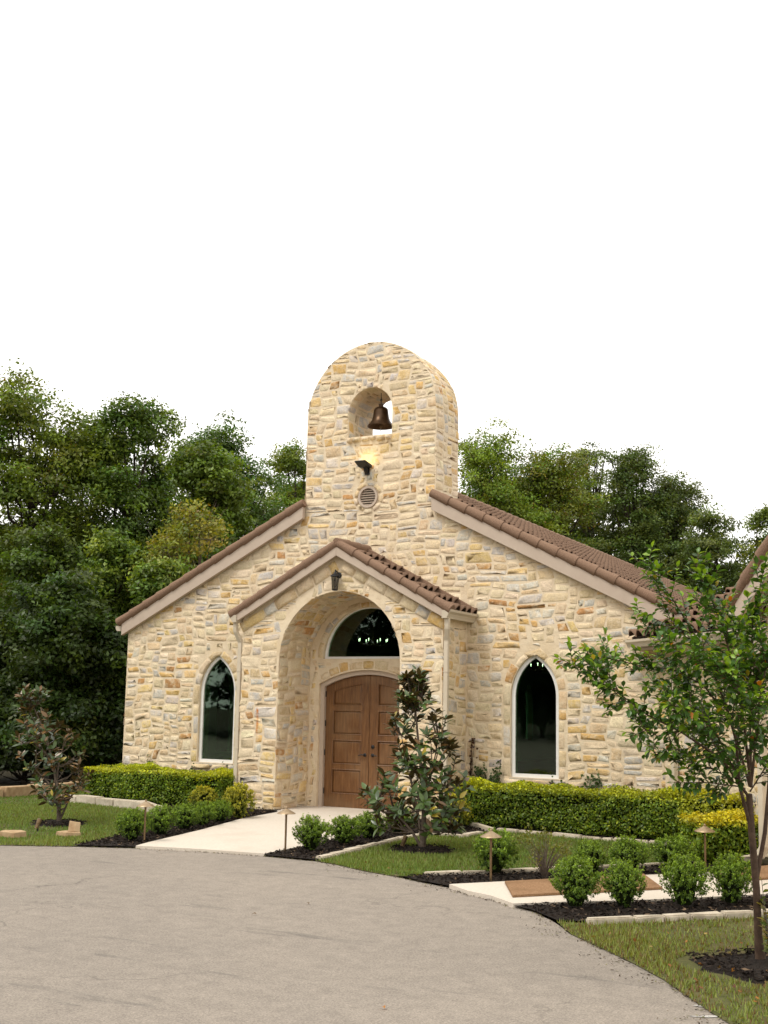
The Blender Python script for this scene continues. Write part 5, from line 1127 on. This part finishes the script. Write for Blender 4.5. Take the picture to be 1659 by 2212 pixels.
# crape myrtle at the right
def myrtle():
    base = gp(1644, 2088); dist = float((base-CAM)@_fw)
    t = thing('crape_myrtle', 'small multi-stemmed tree with arching leafy branches at the right edge', 'tree', base)
    def q(px, py, dz=0.): return at(px, py, dist+dz)-base
    br = [[(1618, 1722, 0), (1560, 1640, -.05), (1470, 1580, -.1), (1400, 1545, -.15), (1340, 1500, -.2), (1285, 1455, -.2), (1203, 1421, -.2)],
          [(1340, 1500, -.2), (1305, 1440, -.1), (1262, 1400, 0)],
          [(1620, 1700, 0), (1580, 1560, .1), (1520, 1480, .1), (1450, 1445, .1), (1390, 1440, .1), (1330, 1425, .1), (1275, 1402, .1)],
          [(1580, 1560, .1), (1540, 1450, .2), (1500, 1370, .2), (1450, 1290, .2), (1418, 1250, .2), (1385, 1203, .2)],
          [(1500, 1370, .2), (1440, 1348, .3), (1368, 1318, .3)],
          [(1622, 1700, 0), (1600, 1500, -.2), (1560, 1350, -.2), (1530, 1280, -.2), (1500, 1215, -.2)],
          [(1622, 1700, 0), (1620, 1500, .3), (1625, 1350, .3), (1655, 1205, .3)], [(1622, 1700, 0), (1645, 1480, 0), (1690, 1300, 0), (1720, 1200, 0)],
          [(1610, 1705, 0), (1540, 1660, .2), (1460, 1640, .25), (1395, 1608, .25)], [(1605, 1700, 0), (1530, 1690, -.2), (1455, 1690, -.25)],
          [(1620, 1710, 0), (1690, 1600, .1), (1760, 1500, .1)], [(1600, 1500, -.2), (1540, 1440, -.3), (1490, 1420, -.35), (1420, 1380, -.4)],
          [(1560, 1640, -.05), (1500, 1530, .1), (1450, 1490, .2), (1390, 1480, .2)], [(1580, 1560, .1), (1600, 1420, .5), (1580, 1320, .5)], [(1470, 1580, -.1), (1420, 1590, -.3), (1370, 1560, -.3)],
          [(1620, 1500, .3), (1650, 1420, .2), (1640, 1300, .2)], [(1610, 1640, 0), (1640, 1580, -.4), (1600, 1480, -.5), (1560, 1420, -.5)], [(1600, 1690, 0), (1560, 1620, .4), (1520, 1560, .5), (1480, 1540, .5)], [(1600, 1690, 0), (1550, 1590, -.4), (1510, 1540, -.5), (1440, 1520, -.5)]]
    b = MB(); tr_ = [q(1644, 2092), q(1638, 2020), q(1634, 1920), q(1624, 1800), q(1618, 1715)]
    b.tube(tr_, [.040, .028, .025, .024, .022], 10)
    b.tube([q(1634, 1900), q(1652, 1800, .06), q(1662, 1690, .08), q(1668, 1500, .1), q(1680, 1350, .1)], [.016, .015, .013, .009, .004], 8); b.tube([q(1622, 1790), q(1598, 1700, -.06), q(1590, 1600, -.1), q(1560, 1500, -.1)], [.013, .012, .009, .005], 8)
    P, A, Nn, sc, tipf = [], [], [], [], []
    def twig(pts, r0, leaf_from, lsp, size):
        pts = [np.array(p) for p in pts]; n = len(pts); b.tube(pts, [max(.0022, r0*(1-.9*k/(n-1))) for k in range(n)], 5)
        seg = [np.linalg.norm(pts[k+1]-pts[k]) for k in range(n-1)]; L = sum(seg); s = leaf_from*L; ph = rng.uniform(0, 6); kk = 0
        while s < L:
            acc = 0
            for k in range(n-1):
                if s <= acc+seg[k] or k == n-2: u_ = (s-acc)/seg[k]; p = pts[k]+(pts[k+1]-pts[k])*u_; d = (pts[k+1]-pts[k])/seg[k]; break
                acc += seg[k]
            e1 = unit(np.cross(d, [0, 0, 1.])[None])[0]; e2 = np.cross(e1, d)
            a = ph+kk*PI+rng.normal()*.35; kk += 1
            dv = (e1*math.cos(a)+e2*math.sin(a)*.5)*.85+d*.45+np.array([0, 0, -.12])
            P.append(p); A.append(dv+rng.normal(size=3)*.18); Nn.append(np.array([0, 0, 1.])+e2*.3+rng.normal(size=3)*.3); sc.append(size*rng.uniform(.7, 1.15)); tipf.append(s/L); s += lsp*rng.uniform(.7, 1.3)
        P.append(pts[-1]); A.append(pts[-1]-pts[-2]); Nn.append(np.array([0, 0, 1.])); sc.append(size*.8); tipf.append(1.2)
    for bi, pl in enumerate(br):
        pts = [q(*p) for p in pl]; n = len(pts); main = bi in (0, 2, 3, 5, 6, 7); r0 = .011 if main else .006
        twig(pts, r0, .40 if main else .2, .018, 1.1)
        seg = [np.linalg.norm(pts[k+1]-pts[k]) for k in range(n-1)]; L = sum(seg)
        for s in np.arange(.16 if main else .08, .97, .043/max(L, .3)):
            k = min(int(s*(n-1)), n-2); p = pts[k]+(pts[k+1]-pts[k])*(s*(n-1)-k); d = unit((pts[k+1]-pts[k])[None])[0]
            sd = unit(np.cross(d, rng.normal(size=3))[None])[0]; ln_ = rng.uniform(.14, .38)*(1.1-.8*s)
            e = p+(sd*.75+d*.55+np.array([0, 0, .22]))*ln_; m_ = (p+e)/2+np.array([0, 0, -.02]); twig([p, m_, e], .004, .12, .019, 1.05)
            if rng.random() < .42:
                sd2 = unit(np.cross(e-p, rng.normal(size=3))[None])[0]; e2_ = m_+(sd2*.8+unit((e-p)[None])[0]*.5)*ln_*.6; twig([m_, (m_+e2_)/2, e2_], .003, .1, .019, 1.0)
    b.build('trunk', 'myrtlebark', t, smooth=True, fix=False)
    P, A, Nn, sc, tipf = np.array(P), unit(np.array(A)), np.array(Nn), np.array(sc), np.array(tipf)
    cols = [(.055, .125, .018), (.085, .18, .022), (.04, .085, .018), (.19, .31, .025), (.42, .14, .02), (.33, .26, .025)]
    pr = [leaf_proto(.062, .035, c, M['myrtle'], .30, .35) for c in cols]
    wh = rng.choice(3, len(P), p=[.42, .30, .28]); k = (tipf > .72) & (rng.random(len(P)) < .6); wh[k] = 3; k = rng.random(len(P)) < .006; wh[k] = 4; k = (tipf > 1.1) & (rng.random(len(P)) < .12); wh[k] = 5
    print('myrtle leaves', len(P)); place_leaves(t, P, frames(A, Nn), sc, wh, pr, 300)
myrtle()
# sucker shoots at the right edge
c = gp(1655, 2096); t = thing('young_shoots', 'upright yellow-green shoots beside the foot of the right tree', 'plant', (c[0]+.05, c[1]-.05, .02)); b = MB(); P, A = [], []
for k in range(7):
    e = np.array([rng.uniform(-.08, .12), rng.uniform(-.1, .1), rng.uniform(.35, .62)]); b.tube([(0, 0, 0), e*np.array([.6, .6, .5]), e], [.006, .004, .002], 5)
    for u_ in np.linspace(.15, 1, 13): P.append(e*np.array([u_, u_, u_])); a = rng.uniform(0, 6.3); A.append((math.cos(a), math.sin(a), .5))
b.build('stems', 'bark', t, fix=False)
pr = [leaf_proto(.075, .04, c_, M['myrtle'], .25, .2) for c_ in ((.15, .19, .03), (.09, .14, .025), (.26, .20, .03))]
P, A = np.array(P), unit(np.array(A)); place_leaves(t, P, frames(A, np.tile([0., 0, 1], (len(P), 1))+rng.normal(size=P.shape)*.3), rng.uniform(.6, 1.1, len(P)), rng.integers(0, 3, len(P)), pr, 91)

# climbing vines at the wall foot
def vine(X, Y, h, wd, label, n=160, tint=(.05, .085, .02), side=False, dead=False):
    t = thing('climbing_vine', label, 'vine', (X, Y, .02)); b = MB(); P = []
    for k in range(3 if not dead else 6):
        x = 0; pts = []
        for z in np.linspace(0, h*rng.uniform(.7, 1), 8): x += rng.normal()*wd*.18; pts.append(np.array([np.clip(x, -wd, wd), -.018-.012*rng.random(), z]))
        b.tube(pts, [.006*(1-.7*i/7) for i in range(8)], 4); P += pts
    b.build('stems', 'darkbark' if dead else 'bark', t, fix=False)
    if dead: n = 70; tint = (.07, .035, .02)
    C = np.array(P)[rng.integers(0, len(P), n)]+rng.normal(size=(n, 3))*np.array([wd*.35, .012, .05]); C[:, 1] = np.minimum(C[:, 1], -.012); C[:, 2] = np.maximum(C[:, 2], .02)
    A, B = leaf_frames(unit(rng.normal(size=(n, 3))*.5+np.array([0, -1, .3]))); sz = rng.uniform(.035, .065, n); link('foliage', leaf_mesh('foliage', C, A, B, sz, sz*.8, np.array(tint)*rng.uniform(.6, 1.4, (n, 1)), M['leaf']), t)
for px, py, h, wd, lab in ((328, 1650, .72, .10, 'small ivy sprig above the left hedge, nearest the left corner'), (420, 1652, .66, .06, 'thin ivy sprig just left of the left window sill'), (470, 1665, .62, .16, 'low ivy under the left window sill'),
                           (1070, 1690, .80, .06, 'thin ivy strand left of the right window'), (1052, 1690, .78, .05, 'shorter ivy strand left of the right window'), (1205, 1700, .74, .08, 'ivy sprig below the right window corner'), (1270, 1700, .72, .22, 'low spreading ivy right of the right window'), (1290, 1700, .76, .06, 'thin ivy strand right of the right window')):
    p = fp(px, py, 0); vine(p[0], -.03, h, wd, lab, int(90+wd*500))
vine(1.99, -.02, 1.35, .07, 'dead brown creeper in the corner right of the porch', dead=True)
vine(2.22, -.03, 1.0, .10, 'leafy ivy climbing beside the dead creeper', 260)
vine(2.45, -.03, .92, .07, 'ivy strand climbing right of the dead creeper', 180)

# fallen leaves on drive and grass
fl_pr = [leaf_proto(.07, .04, c_, M['leaf'], .5, .6) for c_ in ((.42, .17, .03), (.30, .10, .03), (.12, .07, .03), (.40, .28, .05))]
spots = [(545, 1977, 'brown dry leaf lying on the middle of the driveway', 2), (827, 2179, 'orange leaf lying low on the driveway', 0), (667, 1955, 'dark curled leaf on the driveway below the walkway', 2)]
for px, py, lab, k in spots:
    c = gp(px, py); o = link('fallen_leaf', fl_pr[k]); o.scale = (.6, .6, .6); o.location = (c[0], c[1], .012); o.rotation_euler = (.3, .2, px); tag(o, lab, 'leaf', 'fallen leaves')
Pf = scatter([(6.3, -8.05), (7.3, -9.3), (8.2, -10.5), (8.6, -11.1), (9.4, -11), (8.9, -9), (7.3, -7.5)], 16); Pf = np.vstack([Pf, scatter([(2.8, -5.9), (4.2, -6.5), (4.2, -6.1), (3.2, -5.7)], 14)])
n = len(Pf); A, B = leaf_frames(rand_dirs(n, 2.)); cl = np.array([(.42, .17, .03), (.28, .12, .04), (.14, .08, .035), (.38, .26, .06)])[rng.integers(0, 4, n)]
tag(link('leaf_litter', leaf_mesh('leaf_litter', np.c_[Pf, np.full(n, .045)], A, B, rng.uniform(.025, .05, n), rng.uniform(.015, .03, n), cl*rng.uniform(.4, 1, (n, 1)), M['leaf'])), 'scattered dry leaves along the lawn edge', 'leaves', kind='stuff')
for px, py, L, wd, lab in ((1545, 2174, .13, .035, 'white paint smear on the driveway near the lower right corner'), (1527, 2197, .10, .02, 'thin white paint smear at the bottom of the driveway'), (1585-8, 2182, .06, .03, 'small white paint spot nearest the lawn at lower right')):
    c = gp(px, py)[:2]; p = [(c[0]+L*random.uniform(.7, 1.1)*math.cos(a)*.85-wd*math.sin(a)*.5, c[1]+L*.5*math.cos(a)+wd*random.uniform(.6, 1.1)*math.sin(a)) for a in np.linspace(0, 2*PI, 12, endpoint=False)]
    o = sheet('paint_mark', p, .004, 'paint')
